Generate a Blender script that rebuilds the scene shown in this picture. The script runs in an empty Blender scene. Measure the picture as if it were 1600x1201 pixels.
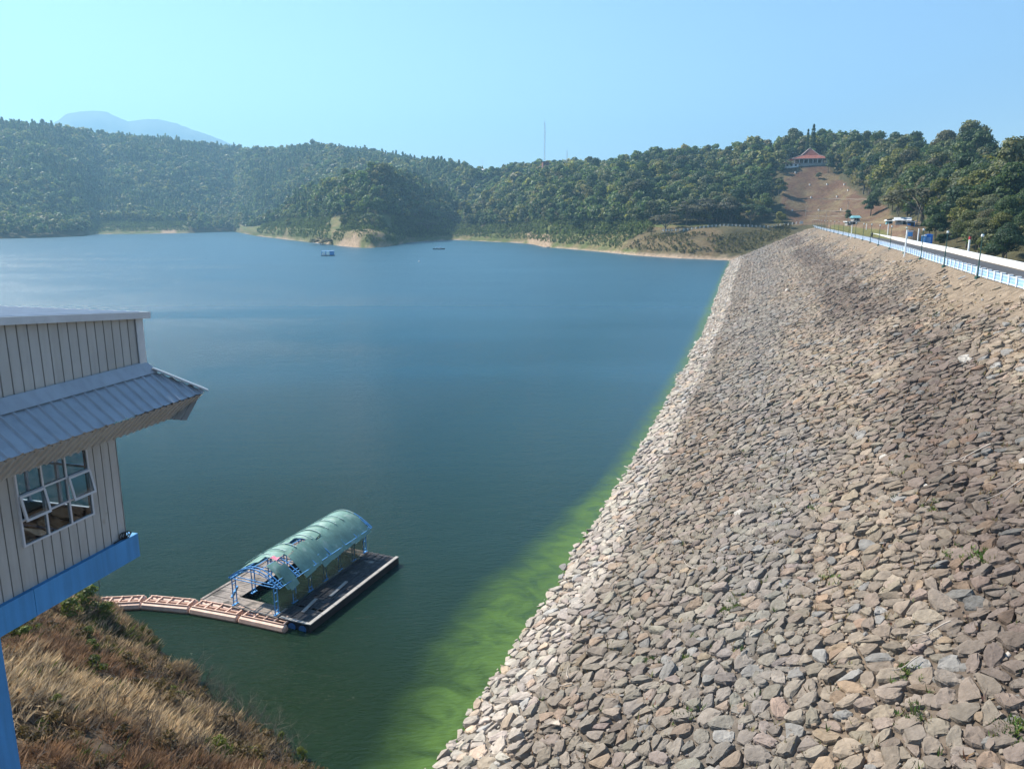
import bpy, math, random
import numpy as np
from mathutils import Vector, Matrix, noise as mnoise

SC = bpy.context.scene
COL = SC.collection
rng = np.random.default_rng(7)
random.seed(7)
R = math.radians

# ------------------------------------------------------------------ camera, light, exposure
F_PX = 1200.0
PITCH = math.atan(262.5 / F_PX)
cam_d = bpy.data.cameras.new("camera")
cam_d.sensor_width = 36.0
cam_d.lens = 27.0
cam_d.clip_start = 0.2
cam_d.clip_end = 20000.0
cam = bpy.data.objects.new("camera", cam_d)
cam.rotation_euler = (R(90) - PITCH, 0, 0)
COL.objects.link(cam)
SC.camera = cam

SUN_AZ, SUN_EL = R(-55), R(44)          # from straight ahead, to the left; elevation
SUN_DIR = Vector((math.sin(SUN_AZ) * math.cos(SUN_EL), math.cos(SUN_AZ) * math.cos(SUN_EL), math.sin(SUN_EL)))
sun_d = bpy.data.lights.new("sun", "SUN")
sun_d.energy = 5.0
sun_d.angle = R(0.53)
sun_d.color = (1.0, 0.93, 0.82)
sun = bpy.data.objects.new("sun", sun_d)
sun.rotation_euler = SUN_DIR.to_track_quat('Z', 'Y').to_euler()
sun.location = (-60, 40, 60)
COL.objects.link(sun)

world = bpy.data.worlds.new("World")
SC.world = world
world.use_nodes = True
wn = world.node_tree
wn.nodes.clear()
wo = wn.nodes.new("ShaderNodeOutputWorld")
wb = wn.nodes.new("ShaderNodeBackground")
ws = wn.nodes.new("ShaderNodeTexSky")
ws.sky_type = 'NISHITA'
ws.sun_disc = False
ws.sun_elevation = SUN_EL
ws.sun_rotation = SUN_AZ
ws.altitude = 200
ws.air_density = 1.0
ws.dust_density = 0.0
ws.ozone_density = 5.0
wb.inputs["Strength"].default_value = 0.088
wn.links.new(ws.outputs[0], wb.inputs[0])
wn.links.new(wb.outputs[0], wo.inputs[0])

SC.view_settings.view_transform = 'Standard'
SC.view_settings.look = 'None'
SC.view_settings.gamma = 1
SC.view_settings.use_curve_mapping = False
SC.view_settings.exposure = 1.16
SC.render.engine = 'CYCLES'
cy = SC.cycles
cy.max_bounces = 5
cy.diffuse_bounces = 2
cy.glossy_bounces = 2
cy.transmission_bounces = 4
cy.volume_bounces = 0
cy.transparent_max_bounces = 8
cy.caustics_reflective = False
cy.caustics_refractive = False
cy.use_denoising = True
cy.sample_clamp_indirect = 4.0
cy.sample_clamp_direct = 8.0
cy.use_adaptive_sampling = True
cy.adaptive_threshold = 0.015

# ------------------------------------------------------------------ helpers
CP, SP = math.cos(PITCH), math.sin(PITCH)


def ray(x, y):
    """direction into the place of a point seen at (x, y) in the 1600 x 1201 photograph"""
    v = 600.5 - y
    return Vector((x - 800.0, F_PX * CP + v * SP, v * CP - F_PX * SP))


def at_z(x, y, z):
    d = ray(x, y)
    return d * (z / d.z)


def at_r(x, y, r):
    d = ray(x, y)
    return d * (r / math.hypot(d.x, d.y))


AZ = R(18.25)
AX = Vector((math.sin(AZ), math.cos(AZ), 0))
NX = Vector((math.cos(AZ), -math.sin(AZ), 0))


def sn(s, n, z=0.0):
    """dam coordinates: s along the axis, n across it"""
    return Vector((s * AX.x + n * NX.x, s * AX.y + n * NX.y, z))


def fbm(x, y, z=0.0, o=4):
    return mnoise.fractal(Vector((x, y, z)), 0.5, 2.0, o)


class MB:
    """collects plain shapes into one mesh"""

    def __init__(self):
        self.v, self.f = [], []

    def add(self, vs, fs):
        b = len(self.v)
        self.v += [tuple(p) for p in vs]
        self.f += [tuple(i + b for i in q) for q in fs]
        return self

    def box(self, c, d, rz=0.0, M=None):
        x, y, z = d[0] / 2, d[1] / 2, d[2] / 2
        vs = [Vector((a, b, e)) for e in (-z, z) for a, b in ((-x, -y), (x, -y), (x, y), (-x, y))]
        m = M if M is not None else Matrix.Rotation(rz, 3, 'Z')
        vs = [m @ p + Vector(c) for p in vs]
        return self.add(vs, [(3, 2, 1, 0), (4, 5, 6, 7), (0, 1, 5, 4), (1, 2, 6, 5), (2, 3, 7, 6), (3, 0, 4, 7)])

    def bar(self, a, b, w, h=None, up=Vector((0, 0, 1))):
        a, b = Vector(a), Vector(b)
        h = h or w
        d = b - a
        L = d.length
        if L < 1e-6:
            return self
        y = d / L
        x = y.cross(up)
        if x.length < 1e-3:
            x = y.cross(Vector((1, 0, 0)))
        x.normalize()
        z = x.cross(y)
        return self.box((a + b) / 2, (w, L, h), M=Matrix((x, y, z)).transposed())

    def tube(self, pts, rad, n=8, cap=True):
        pts = [Vector(p) for p in pts]
        if not hasattr(rad, '__len__'):
            rad = [rad] * len(pts)
        vs, fs = [], []
        for i, p in enumerate(pts):
            d = (pts[min(i + 1, len(pts) - 1)] - pts[max(i - 1, 0)])
            d.normalize()
            u = d.cross(Vector((0, 0, 1)))
            if u.length < 1e-2:
                u = d.cross(Vector((0, 1, 0)))
            u.normalize()
            w = d.cross(u)
            for k in range(n):
                a = 2 * math.pi * k / n
                vs.append(p + (u * math.cos(a) + w * math.sin(a)) * rad[i])
        for i in range(len(pts) - 1):
            for k in range(n):
                k2 = (k + 1) % n
                fs.append((i * n + k, i * n + k2, (i + 1) * n + k2, (i + 1) * n + k))
        if cap:
            fs.append(tuple(range(n)))
            fs.append(tuple((len(pts) - 1) * n + k for k in reversed(range(n))))
        return self.add(vs, fs)

    def sphere(self, c, r, seg=10, rings=6):
        r = Vector(r) if hasattr(r, '__len__') else Vector((r, r, r))
        c = Vector(c)
        vs, fs = [], []
        for i in range(rings + 1):
            t = math.pi * i / rings
            for k in range(seg):
                a = 2 * math.pi * k / seg
                vs.append(c + Vector((r.x * math.sin(t) * math.cos(a), r.y * math.sin(t) * math.sin(a), r.z * math.cos(t))))
        for i in range(rings):
            for k in range(seg):
                k2 = (k + 1) % seg
                fs.append((i * seg + k, (i + 1) * seg + k, (i + 1) * seg + k2, i * seg + k2))
        return self.add(vs, fs)

    def sheet(self, rows):
        """rows of equal length -> quads"""
        n = len(rows[0])
        vs = [p for r_ in rows for p in r_]
        fs = [(i * n + k, i * n + k + 1, (i + 1) * n + k + 1, (i + 1) * n + k) for i in range(len(rows) - 1) for k in range(n - 1)]
        return self.add(vs, fs)

    def build(self, name, mat, parent=None, smooth=False):
        me = bpy.data.meshes.new(name)
        me.from_pydata(self.v, [], self.f)
        if smooth:
            me.polygons.foreach_set("use_smooth", [True] * len(me.polygons))
        me.update()
        return link(name, me, mat, parent)


def link(name, me, mat, parent=None):
    if mat is not None and not me.materials:
        for m in (mat if isinstance(mat, (list, tuple)) else [mat]):
            me.materials.append(m)
    o = bpy.data.objects.new(name, me)
    COL.objects.link(o)
    if parent is not None:
        o.parent = parent
    return o


def np_mesh(name, V, Q, col=None, smooth=False, mat_idx=None):
    """mesh from arrays; Q is (n, 3) or (n, 4); col is per-vertex colour"""
    me = bpy.data.meshes.new(name)
    V = np.ascontiguousarray(V, dtype=np.float32)
    Q = np.ascontiguousarray(Q, dtype=np.int32)
    k = Q.shape[1]
    me.vertices.add(len(V))
    me.vertices.foreach_set("co", V.ravel())
    me.loops.add(Q.size)
    me.loops.foreach_set("vertex_index", Q.ravel())
    me.polygons.add(len(Q))
    me.polygons.foreach_set("loop_start", np.arange(0, Q.size, k, dtype=np.int32))
    try:
        me.polygons.foreach_set("loop_total", np.full(len(Q), k, dtype=np.int32))
    except Exception:
        pass
    me.polygons.foreach_set("use_smooth", np.full(len(Q), smooth, dtype=bool))
    if mat_idx is not None:
        me.polygons.foreach_set("material_index", np.ascontiguousarray(mat_idx, dtype=np.int32))
    if col is not None:
        a = me.attributes.new("col", 'FLOAT_COLOR', 'POINT')
        c4 = np.ones((len(V), 4), dtype=np.float32)
        c4[:, :3] = col
        a.data.foreach_set("color", c4.ravel())
    me.update(calc_edges=True)
    return me


def thing(name, label, cat, loc=(0, 0, 0), rz=0.0, group=None):
    o = bpy.data.objects.new(name, None)
    o.empty_display_size = 0.3
    COL.objects.link(o)
    o.location = loc
    o.rotation_euler = (0, 0, rz)
    return tag(o, label, cat, group)


def tag(o, label, cat, group=None):
    o["label"] = label
    o["category"] = cat
    if group:
        o["group"] = group
    return o


def kind(o, k):
    o["kind"] = k
    return o


def dup(root, loc, rz=0.0, label=None, scale=None):
    r = root.copy()
    COL.objects.link(r)
    r.location = loc
    r.rotation_euler = (0, 0, rz)
    if scale:
        r.scale = scale
    if label:
        r["label"] = label
    for ch in list(root.children):
        c = ch.copy()
        COL.objects.link(c)
        c.parent = r
        for g in ch.children:
            d = g.copy()
            COL.objects.link(d)
            d.parent = c
    return r


# ------------------------------------------------------------------ materials
MATS = {}


def nodes_of(name):
    m = bpy.data.materials.new(name)
    m.use_nodes = True
    nt = m.node_tree
    nt.nodes.clear()
    out = nt.nodes.new("ShaderNodeOutputMaterial")
    MATS[name] = m
    return m, nt, out


def N(nt, t, **kw):
    n = nt.nodes.new(t)
    for k, v in kw.items():
        if k.startswith("i_"):
            n.inputs[k[2:].replace("_", " ")].default_value = v
        else:
            setattr(n, k, v)
    return n


def mixrgb(nt, mode, a, b, fac=1.0):
    n = nt.nodes.new("ShaderNodeMix")
    n.data_type = 'RGBA'
    n.blend_type = mode
    for sock, val in ((n.inputs[0], fac), (n.inputs[6], a), (n.inputs[7], b)):
        if hasattr(val, "links") or isinstance(val, bpy.types.NodeSocket):
            nt.links.new(val, sock)
        else:
            sock.default_value = val if not isinstance(val, tuple) or len(val) == 4 else (*val, 1)
    return n.outputs[2]


def ramp(nt, src, stops):
    n = nt.nodes.new("ShaderNodeValToRGB")
    e = n.color_ramp.elements
    while len(e) > 1:
        e.remove(e[0])
    for i, (p, c) in enumerate(stops):
        q = e[0] if i == 0 else e.new(p)
        q.position = p
        q.color = (*c, 1) if len(c) == 3 else c
    nt.links.new(src, n.inputs[0])
    return n.outputs[0]


def plain(name, color, rough=0.6, metal=0.0, var=0.25, scale=3.0, bump=0.0, bscale=20.0, spec=0.4, use_col=False, stain=None, streak=0.0):
    """a procedural surface: base colour broken up by two noises, optional stains and bump"""
    m, nt, out = nodes_of(name)
    L = nt.links
    bs = N(nt, "ShaderNodeBsdfPrincipled")
    bs.inputs["Roughness"].default_value = rough
    bs.inputs["Metallic"].default_value = metal
    bs.inputs["Specular IOR Level"].default_value = spec
    tc = N(nt, "ShaderNodeTexCoord")
    n1 = N(nt, "ShaderNodeTexNoise")
    n1.inputs["Scale"].default_value = scale
    n1.inputs["Detail"].default_value = 6
    n1.inputs["Roughness"].default_value = 0.65
    L.new(tc.outputs["Object"], n1.inputs["Vector"])
    k = ramp(nt, n1.outputs["Fac"], [(0.3, (1 - var,) * 3), (0.7, (1 + var * 0.6,) * 3)])
    if use_col:
        at = N(nt, "ShaderNodeAttribute", attribute_name="col")
        base = at.outputs["Color"]
    else:
        base = (*color, 1)
    c = mixrgb(nt, 'MULTIPLY', base, k)
    if stain:
        n2 = N(nt, "ShaderNodeTexNoise")
        n2.inputs["Scale"].default_value = stain[1]
        n2.inputs["Detail"].default_value = 8
        L.new(tc.outputs["Object"], n2.inputs["Vector"])
        f = ramp(nt, n2.outputs["Fac"], [(stain[2], (0, 0, 0)), (stain[2] + 0.12, (1, 1, 1))])
        c = mixrgb(nt, 'MIX', c, (*stain[0], 1), f)
    if streak:                                         # rain streaks running down
        ms = N(nt, "ShaderNodeMapping")
        ms.inputs["Scale"].default_value = (7, 7, 0.45)
        L.new(tc.outputs["Object"], ms.inputs["Vector"])
        n4 = N(nt, "ShaderNodeTexNoise")
        n4.inputs["Scale"].default_value = 1.0
        n4.inputs["Detail"].default_value = 5
        L.new(ms.outputs[0], n4.inputs["Vector"])
        k4 = ramp(nt, n4.outputs["Fac"], [(0.42, (1, 1, 1)), (0.68, (1 - streak, 1 - streak * 1.05, 1 - streak * 1.15))])
        c = mixrgb(nt, 'MULTIPLY', c, k4)
    L.new(c, bs.inputs["Base Color"])
    if bump:
        n3 = N(nt, "ShaderNodeTexNoise")
        n3.inputs["Scale"].default_value = bscale
        n3.inputs["Detail"].default_value = 6
        L.new(tc.outputs["Object"], n3.inputs["Vector"])
        bp = N(nt, "ShaderNodeBump")
        bp.inputs["Strength"].default_value = 1.0
        bp.inputs["Distance"].default_value = bump
        L.new(n3.outputs["Fac"], bp.inputs["Height"])
        L.new(bp.outputs[0], bs.inputs["Normal"])
    L.new(bs.outputs[0], out.inputs[0])
    return m


def leafmat(name, scale=0.9, trans=0.3, use_col=True, color=(0.05, 0.09, 0.03), tint=(1.12, 1.2, 0.75, 1)):
    m, nt, out = nodes_of(name)
    L = nt.links
    base = N(nt, "ShaderNodeAttribute", attribute_name="col").outputs["Color"] if use_col else (*color, 1)
    tc = N(nt, "ShaderNodeTexCoord")
    n1 = N(nt, "ShaderNodeTexNoise")
    n1.inputs["Scale"].default_value = scale
    n1.inputs["Detail"].default_value = 3
    L.new(tc.outputs["Object"], n1.inputs["Vector"])
    k = ramp(nt, n1.outputs["Fac"], [(0.3, (0.62, 0.66, 0.7)), (0.7, (1.35, 1.3, 1.1))])
    c = mixrgb(nt, 'MULTIPLY', base, k)
    oi = N(nt, "ShaderNodeObjectInfo")
    k2 = ramp(nt, oi.outputs["Random"], [(0.0, (0.72, 0.78, 0.8)), (0.5, (1.0, 1.0, 1.0)), (1.0, (1.3, 1.2, 0.95))])
    c = mixrgb(nt, 'MULTIPLY', c, k2)
    d = N(nt, "ShaderNodeBsdfPrincipled")
    d.inputs["Roughness"].default_value = 0.55
    d.inputs["Specular IOR Level"].default_value = 0.25
    t = N(nt, "ShaderNodeBsdfTranslucent")
    mx = N(nt, "ShaderNodeMixShader")
    mx.inputs[0].default_value = trans
    L.new(c, d.inputs["Base Color"])
    L.new(mixrgb(nt, 'MULTIPLY', c, tint), t.inputs["Color"])
    L.new(d.outputs[0], mx.inputs[1])
    L.new(t.outputs[0], mx.inputs[2])
    L.new(mx.outputs[0], out.inputs[0])
    return m


M_stone = plain("riprap_rock", (0.25, 0.22, 0.19), rough=0.9, var=0.35, scale=2.2, bump=0.055, bscale=8, use_col=True, spec=0.2)
M_ground = plain("land_soil", (0.1, 0.08, 0.05), rough=0.95, var=0.5, scale=0.5, use_col=True, spec=0.1, bump=0.35, bscale=0.9)
M_dam = plain("dam_soil", (0.1, 0.08, 0.06), rough=0.95, var=0.5, scale=1.6, use_col=True, spec=0.1, bump=0.10, bscale=5)
M_leaf = leafmat("foliage", 0.5, trans=0.4)
M_leafn = leafmat("foliage_near", 1.2, trans=0.4)
M_bark = plain("bark", (0.16, 0.13, 0.10), rough=0.9, var=0.4, scale=3, bump=0.02, bscale=15)
M_grass = leafmat("dry_grass_blades", 1.5, trans=0.25, tint=(1.05, 1.0, 0.85, 1))
M_road = plain("asphalt", (0.055, 0.055, 0.058), rough=0.85, var=0.3, scale=0.4, bump=0.004, bscale=60)
M_conc = plain("concrete", (0.36, 0.34, 0.31), rough=0.85, var=0.25, scale=1.2, bump=0.004, bscale=30)
M_white = plain("white_paint", (0.78, 0.79, 0.78), rough=0.6, var=0.12, scale=1.5)
M_pale_blue = plain("pale_blue_paint", (0.27, 0.47, 0.76), rough=0.6, var=0.2, scale=1.5)
M_rail = plain("pale_blue_white_paint", (0.56, 0.68, 0.84), rough=0.6, var=0.15, scale=1.5)
M_lamp_green = plain("dark_green_paint", (0.03, 0.09, 0.075), rough=0.5, var=0.2)
M_blue = plain("blue_wall_paint", (0.055, 0.27, 0.56), rough=0.55, var=0.14, scale=0.8, bump=0.002, bscale=14, streak=0.16)
M_siding = plain("beige_metal_siding", (0.41, 0.405, 0.39), rough=0.5, var=0.14, scale=0.7, stain=((0.30, 0.27, 0.22), 2.2, 0.66), streak=0.13)
M_zinc = plain("grey_blue_metal_roof", (0.34, 0.375, 0.42), rough=0.45, metal=0.15, var=0.12, scale=0.8, stain=((0.25, 0.29, 0.34), 3.0, 0.66), streak=0.10)
M_alu = plain("grey_metal_trim", (0.50, 0.53, 0.56), rough=0.45, metal=0.2, var=0.12)
M_frame = plain("window_frame_paint", (0.52, 0.53, 0.56), rough=0.45, var=0.08)
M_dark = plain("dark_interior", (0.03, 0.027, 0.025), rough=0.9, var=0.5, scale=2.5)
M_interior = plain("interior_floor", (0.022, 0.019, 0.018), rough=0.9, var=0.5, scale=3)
M_greensheet = plain("green_roof_sheet", (0.165, 0.295, 0.245), rough=0.4, var=0.25, scale=1.3, stain=((0.27, 0.38, 0.33), 1.6, 0.58))
M_olive = plain("olive_net", (0.12, 0.145, 0.075), rough=0.9, var=0.25, scale=1.5)
_nt = M_olive.node_tree
_o = next(n for n in _nt.nodes if n.type == 'OUTPUT_MATERIAL')
_b = next(n for n in _nt.nodes if n.type == 'BSDF_PRINCIPLED')
_t = N(_nt, "ShaderNodeBsdfTransparent")
_m = N(_nt, "ShaderNodeMixShader")
_m.inputs[0].default_value = 0.32
_nt.links.new(_b.outputs[0], _m.inputs[1])
_nt.links.new(_t.outputs[0], _m.inputs[2])
_nt.links.new(_m.outputs[0], _o.inputs[0])
M_bluesteel = plain("blue_steel", (0.10, 0.33, 0.66), rough=0.5, var=0.2, scale=2)
M_plank = plain("weathered_planks", (0.27, 0.23, 0.20), rough=0.85, var=0.5, scale=2.0, bump=0.01, bscale=12, stain=((0.08, 0.07, 0.06), 0.9, 0.56))
M_darkplank = plain("shadow_dark_planks", (0.052, 0.052, 0.056), rough=0.8, var=0.5, scale=2.5, stain=((0.30, 0.28, 0.25), 0.75, 0.62))  # shed roof's shadow painted into the planks, pale stain for the light patches
M_hull = plain("dark_hull", (0.03, 0.032, 0.036), rough=0.6, var=0.3)
M_boom = plain("faded_orange_float", (0.62, 0.40, 0.30), rough=0.6, var=0.2, scale=2, stain=((0.70, 0.48, 0.38), 2.5, 0.55))
M_redtile = plain("red_tiles", (0.26, 0.085, 0.06), rough=0.8, var=0.35, scale=0.8)
M_steel = plain("galvanised_steel", (0.42, 0.43, 0.45), rough=0.5, metal=0.4, var=0.1)
M_redpaint = plain("red_paint", (0.5, 0.05, 0.05), rough=0.5, var=0.1)
M_brightblue = plain("bright_blue_paint", (0.03, 0.20, 0.62), rough=0.5, var=0.1)
M_wood = plain("bleached_driftwood", (0.42, 0.36, 0.30), rough=0.85, var=0.3, scale=4)
M_pink = plain("pink_cloth", (0.70, 0.22, 0.30), rough=0.8, var=0.15)
M_skin = plain("skin", (0.32, 0.19, 0.12), rough=0.6, var=0.05)
M_black = plain("black_rubber", (0.02, 0.02, 0.02), rough=0.7, var=0.2)
M_lampglass = plain("milky_lamp_glass", (0.75, 0.76, 0.74), rough=0.3, var=0.05)
M_aqua = plain("aqua_metal_roof", (0.22, 0.50, 0.55), rough=0.5, var=0.2)
M_brick = plain("red_brick", (0.24, 0.10, 0.08), rough=0.85, var=0.3, scale=2)

m, nt, out = nodes_of("window_glass")
fr = N(nt, "ShaderNodeFresnel")
geo = N(nt, "ShaderNodeNewGeometry")
io = N(nt, "ShaderNodeMath", operation='MULTIPLY_ADD')
io.inputs[1].default_value = -0.8333
io.inputs[2].default_value = 1.5
nt.links.new(geo.outputs["Backfacing"], io.inputs[0])
nt.links.new(io.outputs[0], fr.inputs[0])
tr = N(nt, "ShaderNodeBsdfTransparent")
tr.inputs[0].default_value = (0.62, 0.69, 0.73, 1)
gl = N(nt, "ShaderNodeBsdfGlossy")
gl.inputs["Roughness"].default_value = 0.02
mx = N(nt, "ShaderNodeMixShader")
nt.links.new(fr.outputs[0], mx.inputs[0])
nt.links.new(tr.outputs[0], mx.inputs[1])
nt.links.new(gl.outputs[0], mx.inputs[2])
nt.links.new(mx.outputs[0], out.inputs[0])
M_glass = m

# ------------------------------------------------------------------ vector noise, projection
_lat = rng.random((256, 256)).astype(np.float32)


def vnoise(x, y):
    xi, yi = np.floor(x).astype(int), np.floor(y).astype(int)
    fx, fy = x - xi, y - yi
    fx, fy = fx * fx * (3 - 2 * fx), fy * fy * (3 - 2 * fy)
    g = lambda a, b: _lat[a & 255, b & 255]
    return (g(xi, yi) * (1 - fx) + g(xi + 1, yi) * fx) * (1 - fy) + (g(xi, yi + 1) * (1 - fx) + g(xi + 1, yi + 1) * fx) * fy


def vfbm(x, y, o=4):
    x, y = np.asarray(x, float), np.asarray(y, float)
    t, a, s = 0, 0.5, 0
    for i in range(o):
        t = t + a * vnoise(x + 17.3 * i, y + 5.1 * i)
        s += a
        a *= 0.5
        x, y = x * 2.03, y * 2.03
    return t / s            # 0..1, mean 0.5


def project(P):
    """photograph pixels of world points (n, 3)"""
    f = P[:, 1] * CP - P[:, 2] * SP
    u = P[:, 1] * SP + P[:, 2] * CP
    return 800 + F_PX * P[:, 0] / f, 600.5 - F_PX * u / f


def in_poly(px, py, poly):
    c = np.zeros(len(px), bool)
    n = len(poly)
    for i in range(n):
        x1, y1 = poly[i]
        x2, y2 = poly[(i + 1) % n]
        hit = ((y1 > py) != (y2 > py)) & (px < (x2 - x1) * (py - y1) / (y2 - y1 + 1e-9) + x1)
        c ^= hit
    return c


def mix3(a, b, t):
    t = np.clip(np.asarray(t), 0, 1)[..., None]
    return np.asarray(a) * (1 - t) + np.asarray(b) * t


WATER_Z, CREST_Z = -25.0, -6.5
WL = np.array([(-60, -12.8), (28, -12.8), (33, -12.9), (40, -12.7), (48.5, -12.3), (57.6, -11.9), (84, -11.8), (133, -11.9), (200, -13.4), (313, -16.9), (474, -20.8), (700, -26)])
CR = np.array([(-60, 22.2), (97, 22.2), (116, 22.7), (137, 23.2), (160, 23.9), (202, 24.4), (233, 25.2), (294, 25.0), (416, 24.6), (545, 25.4), (640, 26)])


def n_water(s):
    return np.interp(s, WL[:, 0], WL[:, 1])


def n_crest(s):
    return np.interp(s, CR[:, 0], CR[:, 1])


def road_w(s):
    return np.interp(s, [90, 245, 560], [7.6, 8.4, 9.0])


def dam_xyz(s, f):
    """f = 0 at the water's edge, 1 under the parapet"""
    s, f = np.asarray(s, float), np.asarray(f, float)
    n = n_water(s) + (n_crest(s) - n_water(s)) * f
    z = WATER_Z + (CREST_Z - 0.15 - WATER_Z) * f
    z = z - 0.9 * np.sin(np.clip(f, 0, 1) * np.pi) * 0.6 + (vfbm(s * 0.09, n * 0.09) - 0.5) * 0.7 * np.clip((1 - f) * 5, 0, 1)
    return np.stack([s * AX.x + n * NX.x, s * AX.y + n * NX.y, z], -1)


def dam_color(s, f, soil=False):
    """weathering of the rock by height above the water: bleached, grey-brown, rust brown, dusty"""
    s, f = np.asarray(s, float), np.asarray(f, float)
    w = (vfbm(s * 0.05, f * 6) - 0.5)
    grey = np.array([0.205, 0.172, 0.142])
    c = mix3(grey, [0.205, 0.160, 0.125], np.clip(vfbm(s * 0.03 + 9, f * 3) * 3 - 1, 0, 1))
    c = mix3(c, [0.190, 0.172, 0.158], np.exp(-((f - 0.34 - w * 0.3) / 0.09) ** 2) * 0.75)
    c = mix3(c, [0.118, 0.086, 0.072], np.clip(1 - abs(f - 0.74 - w * 0.35) / 0.15, 0, 1) * 0.9)
    dust = np.clip((f + w * 0.6 - 0.80) / 0.12, 0, 1) * 0.85
    dust = np.maximum(dust, np.clip(1 - abs(f - 0.56 - w * 0.5) / 0.07, 0, 1) * 0.5)
    c = mix3(c, [0.29, 0.215, 0.145], dust)
    edge = 0.105 + np.clip((s - 60) / 400, 0, 1) * 0.035 + w * 0.05
    c = mix3(c, [0.365, 0.318, 0.275], np.clip((edge - f) / 0.03 + 0.5, 0, 1) * 0.9)
    if soil:
        c = c * mix3(np.array([0.66, 0.62, 0.58]), [0.86, 0.84, 0.8], np.clip((f - 0.72) / 0.2, 0, 1))
    return mix3(c, c.mean(-1, keepdims=True) * np.array([1.06, 1.0, .93]), 0.36) * np.array([1.06, 1.035, .985])


# ------------------------------------------------------------------ dam body
sv = np.concatenate([np.arange(-60, 160, 0.8), np.arange(160, 320, 2.0), np.arange(320, 641, 5.0)])
fv = np.concatenate([[-0.45, -0.2], np.linspace(-0.06, 1.0, 70)])
S_, F_ = np.meshgrid(sv, fv, indexing='ij')
V = dam_xyz(S_, F_).reshape(-1, 3)
Cc = dam_color(S_, F_, True).reshape(-1, 3)
# crest shelf and downstream slope
ext = []
for dn, z in ((0.5, CREST_Z - 0.02), (9.9, CREST_Z - 0.02), (12.5, CREST_Z - 1.2), (22, -12.5), (36, -20.0), (60, -32)):
    nn = n_crest(sv) + dn + (road_w(sv) - 8 if dn > 5 else 0)
    ext.append(np.stack([sv * AX.x + nn * NX.x, sv * AX.y + nn * NX.y, np.full_like(sv, z)], -1))
ext = np.stack(ext, 1)
nf, ne = len(fv), ext.shape[1]
V = np.concatenate([V.reshape(len(sv), nf, 3), ext], 1)
ce = np.tile(np.array([0.17, 0.125, 0.08]), (len(sv), ne, 1))
Cc = np.concatenate([Cc.reshape(len(sv), nf, 3), ce], 1)


def grid_quads(a, b):
    i, j = np.meshgrid(np.arange(a - 1), np.arange(b - 1), indexing='ij')
    q = (i * b + j).ravel()
    return np.stack([q, q + b, q + b + 1, q + 1], -1)


dam = kind(link("dam_embankment", np_mesh("dam_embankment", V.reshape(-1, 3), grid_quads(len(sv), nf + ne), Cc.reshape(-1, 3), True), M_dam), "structure")

# road on the crest, lying a few millimetres proud of the shelf
rs = np.arange(-40, 600, 4.0)
rows = []
for s in rs:
    a, w = float(n_crest(s)), float(road_w(s))
    rows.append([sn(s, a + 1.3, CREST_Z + 0.004), sn(s, a + w - 0.7, CREST_Z + 0.004)])
rd = MB().sheet([list(r_) for r_ in zip(*rows)][::-1])
kind(rd.build("road", M_road), "structure")
rows_k = []
kb = MB()
for off0, off1 in ((0.85, 1.3),):
    for i in range(len(rs) - 1):
        s0, s1 = rs[i], rs[i + 1]
        a0, a1 = float(n_crest(s0)), float(n_crest(s1))
        b = len(kb.v)
        vs = []
        for s, a in ((s0, a0), (s1, a1)):
            vs += [sn(s, a + off0, CREST_Z - 0.02), sn(s, a + off1, CREST_Z - 0.02), sn(s, a + off1, CREST_Z + 0.13), sn(s, a + off0, CREST_Z + 0.13)]
        kb.add(vs, [(3, 2, 6, 7), (2, 1, 5, 6)])
kind(kb.build("kerb", M_conc), "structure")

# ------------------------------------------------------------------ water
m, nt, out = nodes_of("lake_water")
L = nt.links
bs = N(nt, "ShaderNodeBsdfPrincipled")
bs.inputs["IOR"].default_value = 1.333

tc = N(nt, "ShaderNodeTexCoord")
sep = N(nt, "ShaderNodeSeparateXYZ")
L.new(tc.outputs["Object"], sep.inputs[0])


def mth(op, a, b=None, c=None, clamp=False):
    n = nt.nodes.new("ShaderNodeMath")
    n.operation = op
    n.use_clamp = clamp
    for i, v in enumerate((a, b, c)):
        if v is None:
            continue
        if isinstance(v, (int, float)):
            n.inputs[i].default_value = v
        else:
            nt.links.new(v, n.inputs[i])
    return n.outputs[0]


X, Y = sep.outputs[0], sep.outputs[1]
s_ = mth('ADD', mth('MULTIPLY', X, AX.x), mth('MULTIPLY', Y, AX.y))
n_ = mth('ADD', mth('MULTIPLY', X, NX.x), mth('MULTIPLY', Y, NX.y))
nw_ = mth('SUBTRACT', -12.2, mth('MULTIPLY', mth('MAXIMUM', mth('SUBTRACT', s_, 133.0), 0.0), 0.0262))
dist = mth('SUBTRACT', nw_, n_)                       # metres out from the rock
wn1 = N(nt, "ShaderNodeTexNoise")
wn1.inputs["Scale"].default_value = 0.055
wn1.inputs["Detail"].default_value = 3
wn1.inputs["Distortion"].default_value = 0.6
L.new(tc.outputs["Object"], wn1.inputs["Vector"])
toe = mth('DIVIDE', mth('SUBTRACT', 74.0, s_), 34.0, clamp=True)            # the bloom is wide only by the dam's near toe
width = mth('ADD', mth('MULTIPLY', wn1.outputs["Fac"], mth('ADD', 3.9, mth('MULTIPLY', toe, 5.4))), mth('SUBTRACT', mth('MULTIPLY', toe, 1.6), 0.5))
alg = mth('POWER', mth('DIVIDE', mth('SUBTRACT', width, dist), mth('ADD', 1.7, mth('MULTIPLY', toe, 1.6)), clamp=True), 1.25)
sw = N(nt, "ShaderNodeTexNoise")
sw.inputs["Scale"].default_value = 0.32
sw.inputs["Detail"].default_value = 6
sw.inputs["Distortion"].default_value = 2.2
L.new(tc.outputs["Object"], sw.inputs["Vector"])
swr = ramp(nt, sw.outputs["Fac"], [(0.30, (0.34,) * 3), (0.62, (1.0,) * 3)])
algf = mth('MULTIPLY', alg, swr)
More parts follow.
